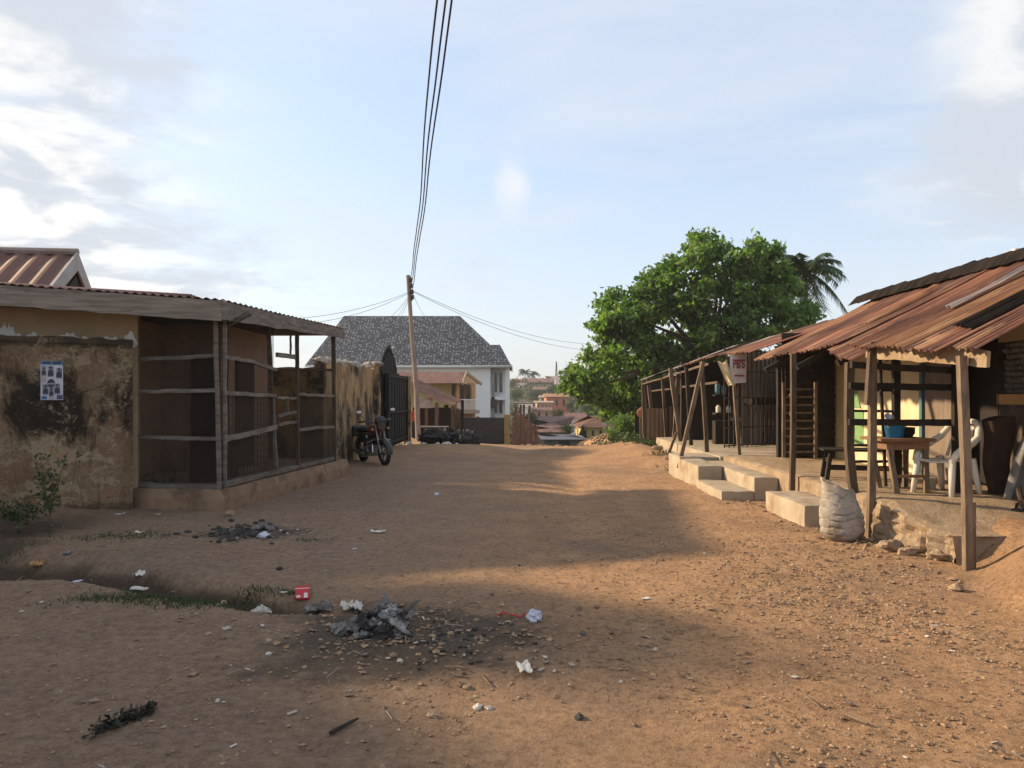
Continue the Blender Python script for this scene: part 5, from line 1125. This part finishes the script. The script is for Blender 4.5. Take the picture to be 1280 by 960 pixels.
for (px, py, r) in blobs:
    Yb = 36+random.uniform(-2.2, 2.2); c = P(px, py, Yb); rr_ = r/F*36
    n = int(20*(r/34)**2)+5
    for _ in range(n):
        d = Vector((random.gauss(0,1), random.gauss(0,1), random.gauss(.15,1))).normalized(); kx = rr_*random.uniform(.55, 1.04)*(1+.22*nz(d.x*2+px, d.y*2, d.z*2)); cent.append(tuple(c+Vector((d.x*kx, d.y*kx*1.1, d.z*kx))))
    inner.append(c)
leafobj('crown', [leaves(cent, 76, (.21,.21,.13), .17, .36)], M['leaf'], bt)
tr = MB(); base = P(892,545,36.5); base.z = -.8; fork = P(888,455,36.3)
tr.tube([base, base.lerp(fork,.5)+Vector((.1,0,0)), fork], [.42,.32,.28], 10, jit=.15)
for c in inner[:19]:
    m1 = fork.lerp(c, .5)+Vector((random.uniform(-.4,.4), random.uniform(-.4,.4), .25)); tr.tube([fork, m1, c], [.15,.09,.03], 6, jit=.1)
    for _ in range(3): e = c+Vector((random.uniform(-1,1), random.uniform(-1,1), random.uniform(-.6,1)))*.9; tr.tube([m1.lerp(c,.6), c.lerp(e,.5)+Vector((0,0,.1)), e], [.05,.03,.012], 5)
tr.build('trunk', M['bark'], bt)
def palm(label, px, py, Y, r, base_py, nm='palm_tree', nf=17, seed=0, par_grp=None, droop=1.0):
    rd = random.Random(seed); c = P(px, py, Y); t = thing(nm, label, 'tree', (c.x,Y,P(0,base_py,Y).z), par_grp); b = MB(); zb = min(gz(c.x,Y)-.3, P(0,base_py,Y).z)
    b.tube([(c.x+.15*r,Y,zb),(c.x+.05*r,Y,(zb+c.z)/2),tuple(c)], [.05*r+.08,.04*r+.06,.035*r+.05], 8, jit=.15); b.build('trunk', M['bark'], t)
    f = MB()
    for i in range(nf):
        a = 2*PI*i/nf+rd.uniform(-.2,.2); el = rd.uniform(-.35, 1.25); pts = []
        for j in range(10):
            s = j/9*r*rd.uniform(.96,1.0); h = s*math.sin(el)-droop*.55*s*s/r*(1.15-.35*math.sin(el)); pts.append(c+Vector((math.cos(a)*s*math.cos(el*.8), math.sin(a)*s*math.cos(el*.8), h)))
        f.tube(pts, [.03*r*.4*(1-j/11) for j in range(10)], 4, cap=False)
        for j in range(1, 10):
            for q in (0, .33, .66):
                if j+q > 9: break
                p = pts[j].lerp(pts[min(j+1,9)], q); d = (pts[min(j+1,9)]-pts[j-1]).normalized(); sd = d.cross(Vector((0,0,1))).normalized(); L = .30*r*(1-.5*abs(j/9-.45))
                for sg in (-1,1):
                    e = p+sd*sg*L*.72+d*L*.4+Vector((0,0,-L*.62*rd.uniform(.6,1.3))); w_ = d*.022*r; f.add([p-w_, p+w_, e], [(0,1,2)])
    f.build('fronds', M['leaf_palm'], t); return t
palm('tall grey-green palm standing behind the right flank of the big tree', 1006, 340, 42, 2.4, 520, seed=4, nf=34, droop=1.25)
palm('left of the two tiny palms on the far hilltop', 656, 466, 296, 3.2, 480, seed=2, nf=22, par_grp='palms on the hilltop'); palm('right of the two tiny palms on the far hilltop', 667, 468, 293, 2.9, 480, seed=3, nf=22, par_grp='palms on the hilltop')
def tree(label, px, py, Y, rpx, cat='tree', nm='tree', n=26, m='leaf_dark', ls=(.3,.7), sq=.8, grp='trees and bushes in the valley'):
    c = P(px, py, Y); r = rpx/F*Y; zb = gz(c.x,Y)-.3; t = thing(nm, label, cat, (c.x,Y,zb), grp); ce = []
    for i in range(n):
        d = Vector((random.gauss(0,1),random.gauss(0,1),random.gauss(.1,1))).normalized()*r*random.uniform(.35,1.0)*(1+.3*nz(i*.7,px)); ce.append((c.x+d.x,Y+d.y,c.z+d.z*sq))
    leafobj('crown' if cat == 'tree' else 'foliage', [leaves(ce, 36, (r*.2,r*.2,r*.16), ls[0]*r*.35, ls[1]*r*.35)], M[m], t)
    b = MB(); b.tube([(c.x,Y,zb),(c.x+.05*r,Y,(zb+c.z)/2),tuple(c)], [.1*r,.07*r,.04*r], 6); b.build('trunk' if cat == 'tree' else 'stem', M['bark'], t); return t
for a in (('dark round tree on the hilltop beside the mast', 710, 466, 280, 8),('green tree left on the hill behind the white house corner', 647, 493, 200, 9),('green bushy tree below the long dark brown hilltop house', 668, 494, 210, 10),('dark tree beside the two-storey orange-red house', 716, 505, 150, 9),('green tree below the unfinished block house', 697, 517, 105, 8),('leafy tree between the grey shed and the yellow house', 709, 536, 66, 9),('bushy tree between the slat fence and the brown roofs', 664, 522, 85, 9),('pale tree on the slope over the orange-red house', 690, 487, 230, 8),('dark tree on the hill at the left end of the hilltop houses', 640, 480, 260, 6),('tree half way up the slope under the cream hilltop house', 704, 500, 190, 7),('leafy tree behind the small pale gabled house', 738, 512, 130, 12),('dark tree under the crown of the big tree far behind', 760, 520, 100, 12)): tree(*a)
tree('dark green bush spilling down the bank beside the far shop', 783, 533, 31, 20, 'bush', 'bush', 40, 'leaf', (.35,.8), .75); tree('low green bush at the end of the far shop by the lane', 768, 543, 29.5, 9, 'bush', 'bush', 16, 'leaf', (.4,.9), .6); tree('small bush under the big tree beside the rusty posts', 796, 512, 33, 13, 'bush', 'bush', 20, 'leaf_dark', (.4,.9), .9)
fp = thing('rusty_post', 'pair of rusty boards standing at the far end of the far shop', 'boards', P(800,550,28))
for px, yt in ((796,517),(803,511)): q, t_ = P(px,553,28), P(px,yt,28); b = MB(); b.bar((q.x,28,-.5),t_, .16, .05); b.build('board', M['rust_tile'] if px > 800 else M['wood_dark'], fp)
b = MB(); q = P(801,516,27.9); b.blob(q, (.16,.05,.2), 8, 6, .3, 2); b.build('orange_rag', M['redhouse'], fp)
# hillside scrub nobody could count
ce = []
for _ in range(3600):
    Y = 60*(6.5)**random.random(); x = random.uniform(-.30,.30)*Y
    if x < -6 and Y < 110: continue
    ce.append((x, Y, gz(x,Y)+.3))
v = leaves(ce, 9, (1.2,1.2,.5), .5, 1.4); sct = bpy.data.objects.new('tmp', None)
def free_leaf(name, parts, m):
    e = bpy.data.objects.new('x', None); COL.objects.link(e); o = leafobj(name, parts, m, e); o.parent = None; bpy.data.objects.remove(e); return o
kind(free_leaf('scrub', [v], M['scrub']), 'stuff')
rb = MB()
for i in range(700):
    y = random.uniform(33, 52); x = random.uniform(-.5, 5.5)*y/34
    if x > 3.0 and y < 31: continue
    r = random.uniform(.04,.16); rb.blob((x,y,gz(x,y)+r*.25), (r,r*.8,r*.5), 6, 4, .6, i)
kind(rb.build('rubble', M['rock']), 'stuff')
# bank weeds by the far shop
ce = []
for _ in range(160): x = random.uniform(3.3,5.0); y = random.uniform(22,31); ce.append((x, y, gz(x,y)+.08))
kind(free_leaf('bank_weeds', [leaves(ce, 8, (.12,.12,.07), .06, .16)], M['leaf_weed']), 'stuff')
# ---- weeds by the yard wall
def weed(label, px, pyb, h, w, seed, nm='weed', dens=1.0, lf=.05):
    g = G(px, pyb); rd = random.Random(seed); t = thing(nm, label, 'plant', g, 'weeds by the yard wall'); b = MB(); ce = []
    for i in range(int(7*dens)):
        a = rd.uniform(0, 6.28); top = g+Vector((math.cos(a)*w*rd.uniform(.3,1), math.sin(a)*w*.6*rd.uniform(.3,1), h*rd.uniform(.6,1))); m1 = g.lerp(top,.5)+Vector((0,0,.12*h)); m0 = g+Vector((0,0,.3*h))
        b.tube([g-Vector((0,0,.02)), m0, m1, top], [.008,.006,.004,.002], 5)
        for q in range(5): s = rd.random(); ce.append(tuple((m1.lerp(top,s) if rd.random() < .75 else m0.lerp(m1,s))+Vector((rd.gauss(0,.05),rd.gauss(0,.04),rd.gauss(0,.03)))))
    b.build('stem', M['leaf_weed'], t); leafobj('foliage', [leaves(ce, 8, (.035,.035,.025), lf*.6, lf*1.3)], M['leaf_weed'], t)
weed('taller spindly weed growing under the poster beside the drain', 62, 672, .95, .34, 4, dens=.95, lf=.055)
weed('feathery weed growing against the verandah plinth', 205, 630, .52, .36, 6, dens=1.8, lf=.035)
weed('low bushy weed in the dark corner at the left edge', 22, 668, .45, .3, 8, dens=1.2)

# unseen tree added left of the view to cast shade on the near lane
lt = thing('added_shade_tree', 'tall unseen tree added left of the view to shade the near lane', 'tree', (-13.6,7.6,0)); ce = []
for bx, by, bz, br in ((-13.6,7.3,4.3,1.5),(-13.9,6.0,4.2,1.4),(-13.2,8.4,4.2,1.15),(-14.6,7.0,5.0,1.2),(-13.0,5.4,3.8,1.1),(-15.5,6.6,4.2,1.5),(-12.6,6.6,3.5,1.2),(-12.0,4.6,4.1,1.1),(-13.2,4.2,4.4,1.3),(-11.2,4.4,3.9,.8),(-10.3,8.45,4.9,.5),(-11.2,8.4,4.6,.6),(-12.1,8.3,4.5,.7),(-10.9,5.9,4.4,.8),(-11.6,5.2,4.5,1.15),(-12.4,2.9,4.4,1.2),(-11.0,3.6,4.5,1.0)):
    for _ in range(34): d = Vector((random.gauss(0,1),random.gauss(0,1),random.gauss(0,1))).normalized()*br*random.uniform(.3,1); ce.append((bx+d.x,by+1.2+d.y,bz+d.z*.8))
leafobj('crown', [leaves(ce, 60, (.25,.25,.2), .16, .34)], M['leaf'], lt); b = MB(); b.tube([(-13.6,7.4,-.3),(-13.7,7.3,2),(-13.6,7.2,4.2)], [.22,.17,.1], 8); b.build('trunk', M['bark'], lt)
# ================================================================ LITTER
M['plastic_dirty'] = mat('dirty_plastic', (.42,.41,.40), (.20,.19,.18), 12, rough=.35, bump=.3, c3=(.04,.04,.04), c3scale=6)
def crumple(c, r, seed, n=14, m_=9, flat=.45, jit=.7):
    b = MB(); b.blob((c.x,c.y,c.z+r*flat*.45), (r,r*.75,r*flat), n, m_, jit, seed, Matrix.Rotation(seed*1.3,3,'Z'), 1.9); return b
def flatbit(c, w, h, rz, seed, curl=.25):
    b = MB(); ca, sa = math.cos(rz), math.sin(rz)
    def fn(u, v):
        x, y = (u-.5)*w, (v-.5)*h*(1+.3*nz(u*3, seed)); return Vector((c.x+x*ca-y*sa, c.y+x*sa+y*ca, c.z+.012+curl*w*abs(nz(u*1.7+seed, v*1.7))+curl*w*(u-.5)**2))
    b.grid(fn, 8, 6); b.grid(lambda u, v: fn(1-u, v)-Vector((0,0,.004)), 8, 6); return b
def lit(b, nm, m, lb, cat='litter', grp='litter on the dirt lane'): return tag(b.build(nm, M[m], None), lb, cat, grp)
lit(flatbit(G(655,838), .075, .16, .15, 1, .5), 'paper_scrap', 'paper', 'upright crumpled white paper scrap lowest in the lane centre')
lit(crumple(G(668,775), .055, 3, 20, 14, .85, .45), 'plastic_bag', 'plastic_clear', 'small pale blue plastic bag ball with a red ribbon beside it')
b = MB(); q = G(650,771); b.tube([q+Vector((-.16+.04*i, .05*math.sin(i*1.3), .012+.01*(i % 2))) for i in range(6)], .006, 5); lit(b, 'ribbon', 'red_print', 'thin red ribbon beside the pale blue plastic bag')
pk = thing('red_packet', 'flattened red and white packet near the end of the drain', 'packet', G(378,748)); q = G(378,748)
b = MB(); Mx = Matrix.Translation(q+Vector((0,0,.045))) @ Matrix.Rotation(.25,4,'Z') @ Matrix.Rotation(R(42),4,'X'); b.box((-.055,-.06,-.012),(.055,.06,.012), Mx); b.build('carton', M['red_print'], pk, bevel=.004)
b = MB(); b.box((-.056,.03,.012),(.056,.036,.0135), Mx); b.box((.012,-.055,.0122),(.04,-.01,.0142), Mx); b.box((-.045,-.05,.0122),(-.015,-.03,.0142), Mx); b.build('white_band', M['paper'], pk)
# grey burnt cloth heap
bh = thing('burnt_cloth_heap', 'heap of grey burnt cloth and ash beside the drain end', 'scrap heap', G(480,785))
def rag(c, r, seed, lift=.0, up=.5, tilt=0):
    b = MB(); T = Matrix.Rotation(tilt,3,Vector((math.cos(seed*5), math.sin(seed*5), 0)))
    def fn(u, v):
        x, y = (u-.5)*2, (v-.5)*2; k2 = 1+.5*nz(x*1.1+seed, y*1.1, 2)
        return Vector((c.x+r*k2*x*.9+r*.5*nz(x*1.6, y*1.6, seed), c.y+r*k2*y*.7+r*.4*nz(x*1.6, y*1.6, seed+9), c.z+.01+lift+r*up*(.7*abs(nz(x*1.5+seed, y*1.5, 5))+.55*abs(nz(x*3.3+seed, y*3.3, 7))+.25*abs(nz(x*7+seed, y*7, 8)))*(1.5-.7*(x*x+y*y))))
    b.grid(lambda u, v: c+T @ (fn(u, v)-c), 22, 22); b.grid(lambda u, v: c+T @ (fn(1-u, v)-Vector((0,0,.004))-c), 22, 22); return b
for i, (px, py, r, lf, m) in enumerate(((480,778,.15,.0,'ash'),(470,790,.12,.0,'char'),(494,784,.13,.02,'ash'),(484,770,.12,.05,'ash'),(462,782,.10,.03,'char'),(500,796,.10,.0,'ash'),(476,766,.09,.07,'ash'),(490,764,.07,.05,'char'),(455,797,.09,0,'ash'))):
    rag(G(px,py), r*.75, i*2.7+1, lf*.5, .5).build('burnt_rag', M[m], bh)
for i in range(20):
    q = G(random.gauss(480,10), random.gauss(784,8)); q.z += random.uniform(.01,.06); rag(q, random.uniform(.035,.085), i*3.3+20, 0, 1.0, random.uniform(-1.3,1.3)).build('burnt_rag', M[('ash','ash','char','plastic_dirty')[i % 4]], bh)
b = MB()
for i, (px, py, r) in enumerate(((480,768,.05),(470,785,.06),(492,785,.05),(485,795,.05),(462,775,.05))): q = G(px,py); b = MB(); b.blob((q.x,q.y,q.z+r*.4), (r,r*.7,r*random.uniform(.35,.6)), 18, 12, .6, i+4, None, 2.0); b.build('ash_lump', M['ash'], bh)
b = MB()
for i, (px, py, r) in enumerate(((466,792,.075),(458,783,.07),(478,798,.06))): q = G(px,py); b.blob((q.x,q.y,q.z+r*.5), (r,r*.8,r*.8), 14, 9, .9, i+14, None, 2.3)
b.build('charred_lump', M['char'], bh)
b = MB()
for i in range(9): q = G(random.uniform(462,506), random.uniform(758,792)); q2_ = q+Vector((random.uniform(-.1,.1), random.uniform(-.05,.05), random.uniform(.06,.13))); b = MB(); b.add([q, q+Vector((.05,0,.01)), q2_+Vector((.03,0,0)), q2_, q+Vector((0,.01,0)), q+Vector((.05,.01,.01))], [(0,1,2,3),(4,5,2,3)]); b.build('torn_strip', M['ash'], bh)
lit(rag(G(436,790), .13, 5.5, 0, .7), 'grey_rag', 'ash', 'flat grey rag left of the burnt cloth heap'); lit(crumple(G(428,795), .05, 6), 'charred_scrap', 'char', 'black charred scrap under the flat grey rag')
lit(rag(G(440,762), .09, 2.2, 0, 1.0), 'crumpled_paper', 'paper', 'crumpled cream paper just above the burnt cloth heap'); lit(rag(G(400,763), .10, 8.1, 0, .9), 'grey_scrap', 'ash', 'lumpy grey scrap between the red packet and the cream paper')
lit(rag(G(328,761), .075, 9.4, 0, .8), 'white_scrap', 'paper', 'dirty white scrap in the grass left of the red packet'); lit(rag(G(383,768), .06, 10.7, 0, .8), 'grey_scrap', 'ash', 'small grey scrap below the red packet'); lit(flatbit(G(355,742), .05, .03, .4, 6), 'white_scrap', 'paper', 'tiny white scrap just left of the red packet')
lit(flatbit(G(101,728), .07, .16, -.4, 3, .4), 'plastic_film', 'plastic_clear', 'pale plastic film on the near lip of the drain, left'); lit(flatbit(G(173,721), .09, .10, .9, 4, .6), 'paper_scrap', 'paper', 'folded whitish paper standing in the drain'); lit(flatbit(G(178,738), .20, .06, .05, 5, .15), 'paper_strip', 'paper', 'flat whitish paper strip on the drain lip, right')
lit(rag(G(48,706), .08, 12.3, 0, 1.0), 'orange_wrapper', 'orange', 'orange wrapper lying in the dark drain at the left'); lit(crumple(G(85,710), .05, 15, 12, 8, .4, .7), 'grey_scrap', 'ash', 'small grey scrap in the dark drain right of the orange wrapper')
lit(flatbit(G(473,666), .17, .07, .1, 7, .25), 'paper_scrap', 'paper', 'flat white paper scrap midway up the lane, left'); lit(crumple(G(546,619), .05, 13, 12, 8, .6, .5), 'plastic_bag', 'plastic_clear', 'tiny pale violet plastic bag far up the lane'); lit(flatbit(G(806,750), .07, .04, .3, 8, .2), 'plastic_film', 'paper', 'pinkish white scrap in the sunlit lane right of centre')
lit(crumple(G(330,672), .07, 17, 14, 9, .6, .5), 'plastic_bag', 'plastic_clear', 'pale blue bag on the burnt patch by the verandah'); lit(rag(G(333,662), .14, 18.3, 0, .7), 'grey_rag', 'ash', 'grey rag behind the bag on the burnt patch')
lit(flatbit(G(207,670), .10, .04, .2, 19, .2), 'dark_strip', 'char', 'dark strip on the dirt between wall and burnt patch'); lit(flatbit(G(175,667), .10, .05, .5, 20, .4), 'white_scrap', 'paper', 'white scrap near the weeds by the verandah plinth'); lit(flatbit(G(197,644), .09, .05, .1, 21, .3), 'white_scrap', 'paper', 'white scrap at the foot of the verandah plinth'); lit(flatbit(G(150,644), .12, .04, .1, 22, .2), 'white_scrap', 'paper', 'white strip at the foot of the yard wall')
for i, (px, py, r, m, lb) in enumerate(((597,886,.028,'paper','white pebble-like scrap left of the pair low in the lane'),(611,887,.024,'sack','cream scrap right of the pair low in the lane'),(594,872,.014,'yellow','tiny yellow bottle cap low in the lane'),(492,821,.03,'rock','brown stone below the burnt cloth heap'),(500,827,.018,'paper','white chip beside the brown stone'),(724,898,.03,'char','small black lump low in the lane, right of centre'),(541,897,.03,'rock','tan stone low in the lane left of the white pair'),(370,748,.02,'char','black bit behind the red packet'),(495,862,.02,'rock','round stone left of the dry sticks'),(584,860,.025,'rock','stone right of the dry sticks'),(287,645,.09,'rock','flat orange-tan stone at the plinth corner'),(349,712,.03,'char','dark lump on the lane below the burnt patch'),(649,708,.02,'char','tiny dark lump in the sunlit patch'),(280,752,.03,'rock','stone in the grass on the drain lip'),(336,818,.018,'paper','small white chip left in the lane'))): lit(crumple(G(px,py), r, 30+i, 10, 7, .6, .5), 'lump' if m != 'rock' else 'stone', m, lb)
def stick(px0, py0, px1, py1, r, m, lb, seed):
    p, q = G(px0,py0), G(px1,py1); b = MB(); b.tube([p.lerp(q,i/5)+Vector((0,.015*nz(i,seed),r+.008+.008*nz(i,seed,2))) for i in range(6)], [r,r*1.05,r,r*.9,r*.8,r*.5], 6, jit=.2); tag(b.build('stick', M[m]), lb, 'stick', 'sticks lying in the lane')
stick(413,921,448,902,.010,'wood_dark','short dark stick low in the lane, left of centre',1); stick(556,836,590,839,.006,'wood_pale','upper of the pale dry sticks below the burnt cloth heap',2); stick(566,846,587,850,.006,'wood_pale','middle pale dry stick below the burnt cloth heap',3); stick(600,845,614,860,.006,'wood_pale','right slanting pale dry stick below the burnt cloth heap',4)
stick(1003,871,1025,886,.005,'wood_pale','thin dry stick on the right of the lane',5); stick(1056,897,1084,909,.010,'wood_pale','fat pale splinter on the gravel at lower right',6); stick(897,800,925,798,.004,'wood_pale','thin straw in the lane right of centre',7); stick(990,755,1004,762,.005,'wood_pale','thin straw on the gravel near the sack',8)
# charred branch bottom left
cbx = thing('charred_branch', 'black charred leafy branch lying at the lower left', 'branch', G(155,905))
b = MB(); p, q = G(122,918), G(195,890); b.tube([p.lerp(q,i/7)+Vector((0,.02*nz(i*.8,4),.02)) for i in range(8)], [.012,.014,.013,.012,.01,.008,.006,.003], 6, jit=.3); b.build('stem', M['char'], cbx)
ce = [tuple(p.lerp(q,random.uniform(.0,.9))+Vector((random.gauss(0,.02),random.gauss(0,.02),.02+.02*random.random()))) for _ in range(38)]
leafobj('foliage', [leaves(ce, 7, (.016,.016,.01), .018, .045)], island('charred_leaves', [(.02,.02,.018),(.035,.034,.026),(.028,.03,.02)]), cbx); lit(crumple(G(146,908), .03, 60, 10, 7, .5, .5), 'stone', 'rock', 'orange stone lying on the charred branch')
# black flecks of the burnt patch
cb = MB()
for i in range(110):
    q = G(random.gauss(300,26), random.gauss(667,6)); s = random.uniform(.012,.05); cb.blob((q.x,q.y,q.z+.3*s), (s,s*.7,s*.5), 6, 4, .6, i)
for i in range(60):
    q = G(random.gauss(560,45), random.gauss(800,18)); s = random.uniform(.008,.026); cb.blob((q.x,q.y,q.z+.3*s), (s,s*.7,s*.5), 6, 4, .6, i)
kind(cb.build('charcoal_bits', M['char']), 'stuff')
# ================================================================ NIGHT-FREE: sky, sun, air, camera
def sky():
    t = NT('World', True); sc.world = t.m
    s = t.n('ShaderNodeTexSky', sky_type='NISHITA'); s.sun_disc = False; s.sun_elevation = SUN_EL; s.sun_rotation = math.atan2(SUN_AZ[0], SUN_AZ[1]); s.altitude = 200; s.air_density = AIR; s.dust_density = DUST; s.ozone_density = 2.0
    tc = t.n('ShaderNodeTexCoord').outputs['Generated']; sx = t.n('ShaderNodeSeparateXYZ'); t.l(tc, sx.inputs[0]); X, Y, Z = sx.outputs
    # clouds live on a flat layer: project the direction on it so that they shrink towards the horizon
    iz = t.math('DIVIDE', 1.0, t.math('ADD', t.math('MAXIMUM', Z, 0.0), .16)); cv = t.n('ShaderNodeCombineXYZ'); t.l(t.math('MULTIPLY', X, iz), cv.inputs[0]); t.l(t.math('MULTIPLY', Y, iz), cv.inputs[1])
    v = cv.outputs[0]
    big = t.noise(t.mapv(v, (1,.7,1), loc=(CLX,CLY,0)), 1.15, 3, .5, .2); det = t.noise(t.mapv(v, (1,.8,1), loc=(4,2,1)), 3.2, 10, .6, .35); ed = t.noise(v, 9, 8, .65, .2)
    left = t.math('MULTIPLY', t.ramp(X, -.56, -.14, 1, 0), t.ramp(Z, .06, .16, .3, 1)); right = t.math('MULTIPLY', t.ramp(X, .38, .56, 0, 1), t.ramp(Z, .10, .24, 0, 1))
    cover = t.math('ADD', t.math('MULTIPLY', left, .46), t.math('MULTIPLY', right, .46))
    d = t.math('ADD', t.math('ADD', t.math('MULTIPLY', big, .55), t.math('MULTIPLY', det, .5)), t.math('ADD', t.math('MULTIPLY', t.math('SUBTRACT', ed, .5), .22), cover))
    m1 = t.ramp(d, .60, .90)
    veil = t.ramp(t.noise(t.mapv(v, (.7,1.2,1), loc=(2,7,0)), 1.4, 8, .6, .6), .40, .72, 0, .6)
    # one small stray puff in mid sky
    pv = t.n('ShaderNodeVectorMath', operation='SUBTRACT'); t.l(t.mapv(tc, (1,1,.62)), pv.inputs[0]); dd = P(641,232,1.0)-Vector((0,0,EYE)); dd.normalize(); pv.inputs[1].default_value = (dd.x,dd.y,dd.z*.62); ln = t.n('ShaderNodeVectorMath', operation='LENGTH'); t.l(pv.outputs[0], ln.inputs[0])
    puff = t.ramp(t.math('ADD', ln.outputs['Value'], t.math('MULTIPLY', t.math('SUBTRACT', t.noise(tc, 38, 6, .6), .5), .035)), .0, .034, .75, 0)
    shade = t.ramp(t.math('ADD', t.noise(t.mapv(v, loc=(.12,-.16,0)), 2.6, 8, .55, .3), t.math('MULTIPLY', t.ramp(X, -.5, -.2), .05)), .42, .56)
    glow = t.ramp(X, -.75, -.25, 1, 0)
    lit_ = t.mix(glow, CLW, CLG); dark_ = CLD
    cl = t.mix(shade, lit_, dark_)
    col = t.mix(.62, s.outputs[0], (2.12,2.42,2.83))
    hz = t.math('POWER', t.math('SUBTRACT', 1.0, t.math('MAXIMUM', Z, 0.0)), 7.0)
    col = t.mix(t.math('MULTIPLY', hz, .85), col, HZC)
    col = t.mix(veil, col, VEILC)
    col = t.mix(t.math('MULTIPLY', m1, .92), col, cl); col = t.mix(puff, col, CLW)
    b = t.n('ShaderNodeBackground', i_Strength=SKYS); t.l(col, b.inputs[0]); t.out(b.outputs[0], 'ShaderNodeOutputWorld')
SKYS = .15; AIR = 1.0; DUST = 1.5; CLX, CLY = 3.1, 1.7
SKYT = (1.0,1.0,1.0); HZC = (2.75,2.76,2.76); VEILC = (2.65,2.82,3.1); CLW = (3.2,3.2,3.2); CLG = (3.8,3.65,3.4); CLD = (2.25,2.4,2.65)
sky()
sl_ = bpy.data.lights.new('sun', 'SUN'); sl_.energy = 3.9; sl_.angle = R(2.2); sl_.color = (1.0,.77,.49); so = bpy.data.objects.new('sun', sl_); COL.objects.link(so)
h = math.hypot(*SUN_AZ); sd = Vector((SUN_AZ[0]/h*math.cos(SUN_EL), SUN_AZ[1]/h*math.cos(SUN_EL), math.sin(SUN_EL))); so.rotation_euler = sd.to_track_quat('Z','Y').to_euler(); so.location = sd*60
# air
hz_ = MB(); hz_.box((-2600,-1000,-12),(2600,2600,18)); hm = NT('haze_air'); pv = hm.n('ShaderNodeVolumePrincipled'); pv.inputs['Color'].default_value = (.86,.90,.97,1); pv.inputs['Density'].default_value = .00045; pv.inputs['Anisotropy'].default_value = .2
hm.out(pv.outputs[0], sock='Volume'); ho = hz_.build('haze', hm.m); kind(ho, 'stuff')
cam = bpy.data.cameras.new('camera'); co = bpy.data.objects.new('camera', cam); COL.objects.link(co); co.location = (0,0,EYE); co.rotation_euler = (PI/2,0,0); cam.sensor_width = 36; cam.lens = F/1280*36; cam.shift_y = (CY-480)/1280; cam.clip_start = .05; cam.clip_end = 5000; sc.camera = co
vs_ = sc.view_settings; vs_.view_transform = 'Standard'; vs_.look = 'None'; vs_.gamma = 1; vs_.use_curve_mapping = False; vs_.exposure = 1.02; sc.display_settings.display_device = 'sRGB'
sc.cycles.max_bounces = 8; sc.cycles.transparent_max_bounces = 16; sc.cycles.volume_bounces = 0; sc.cycles.use_denoising = True
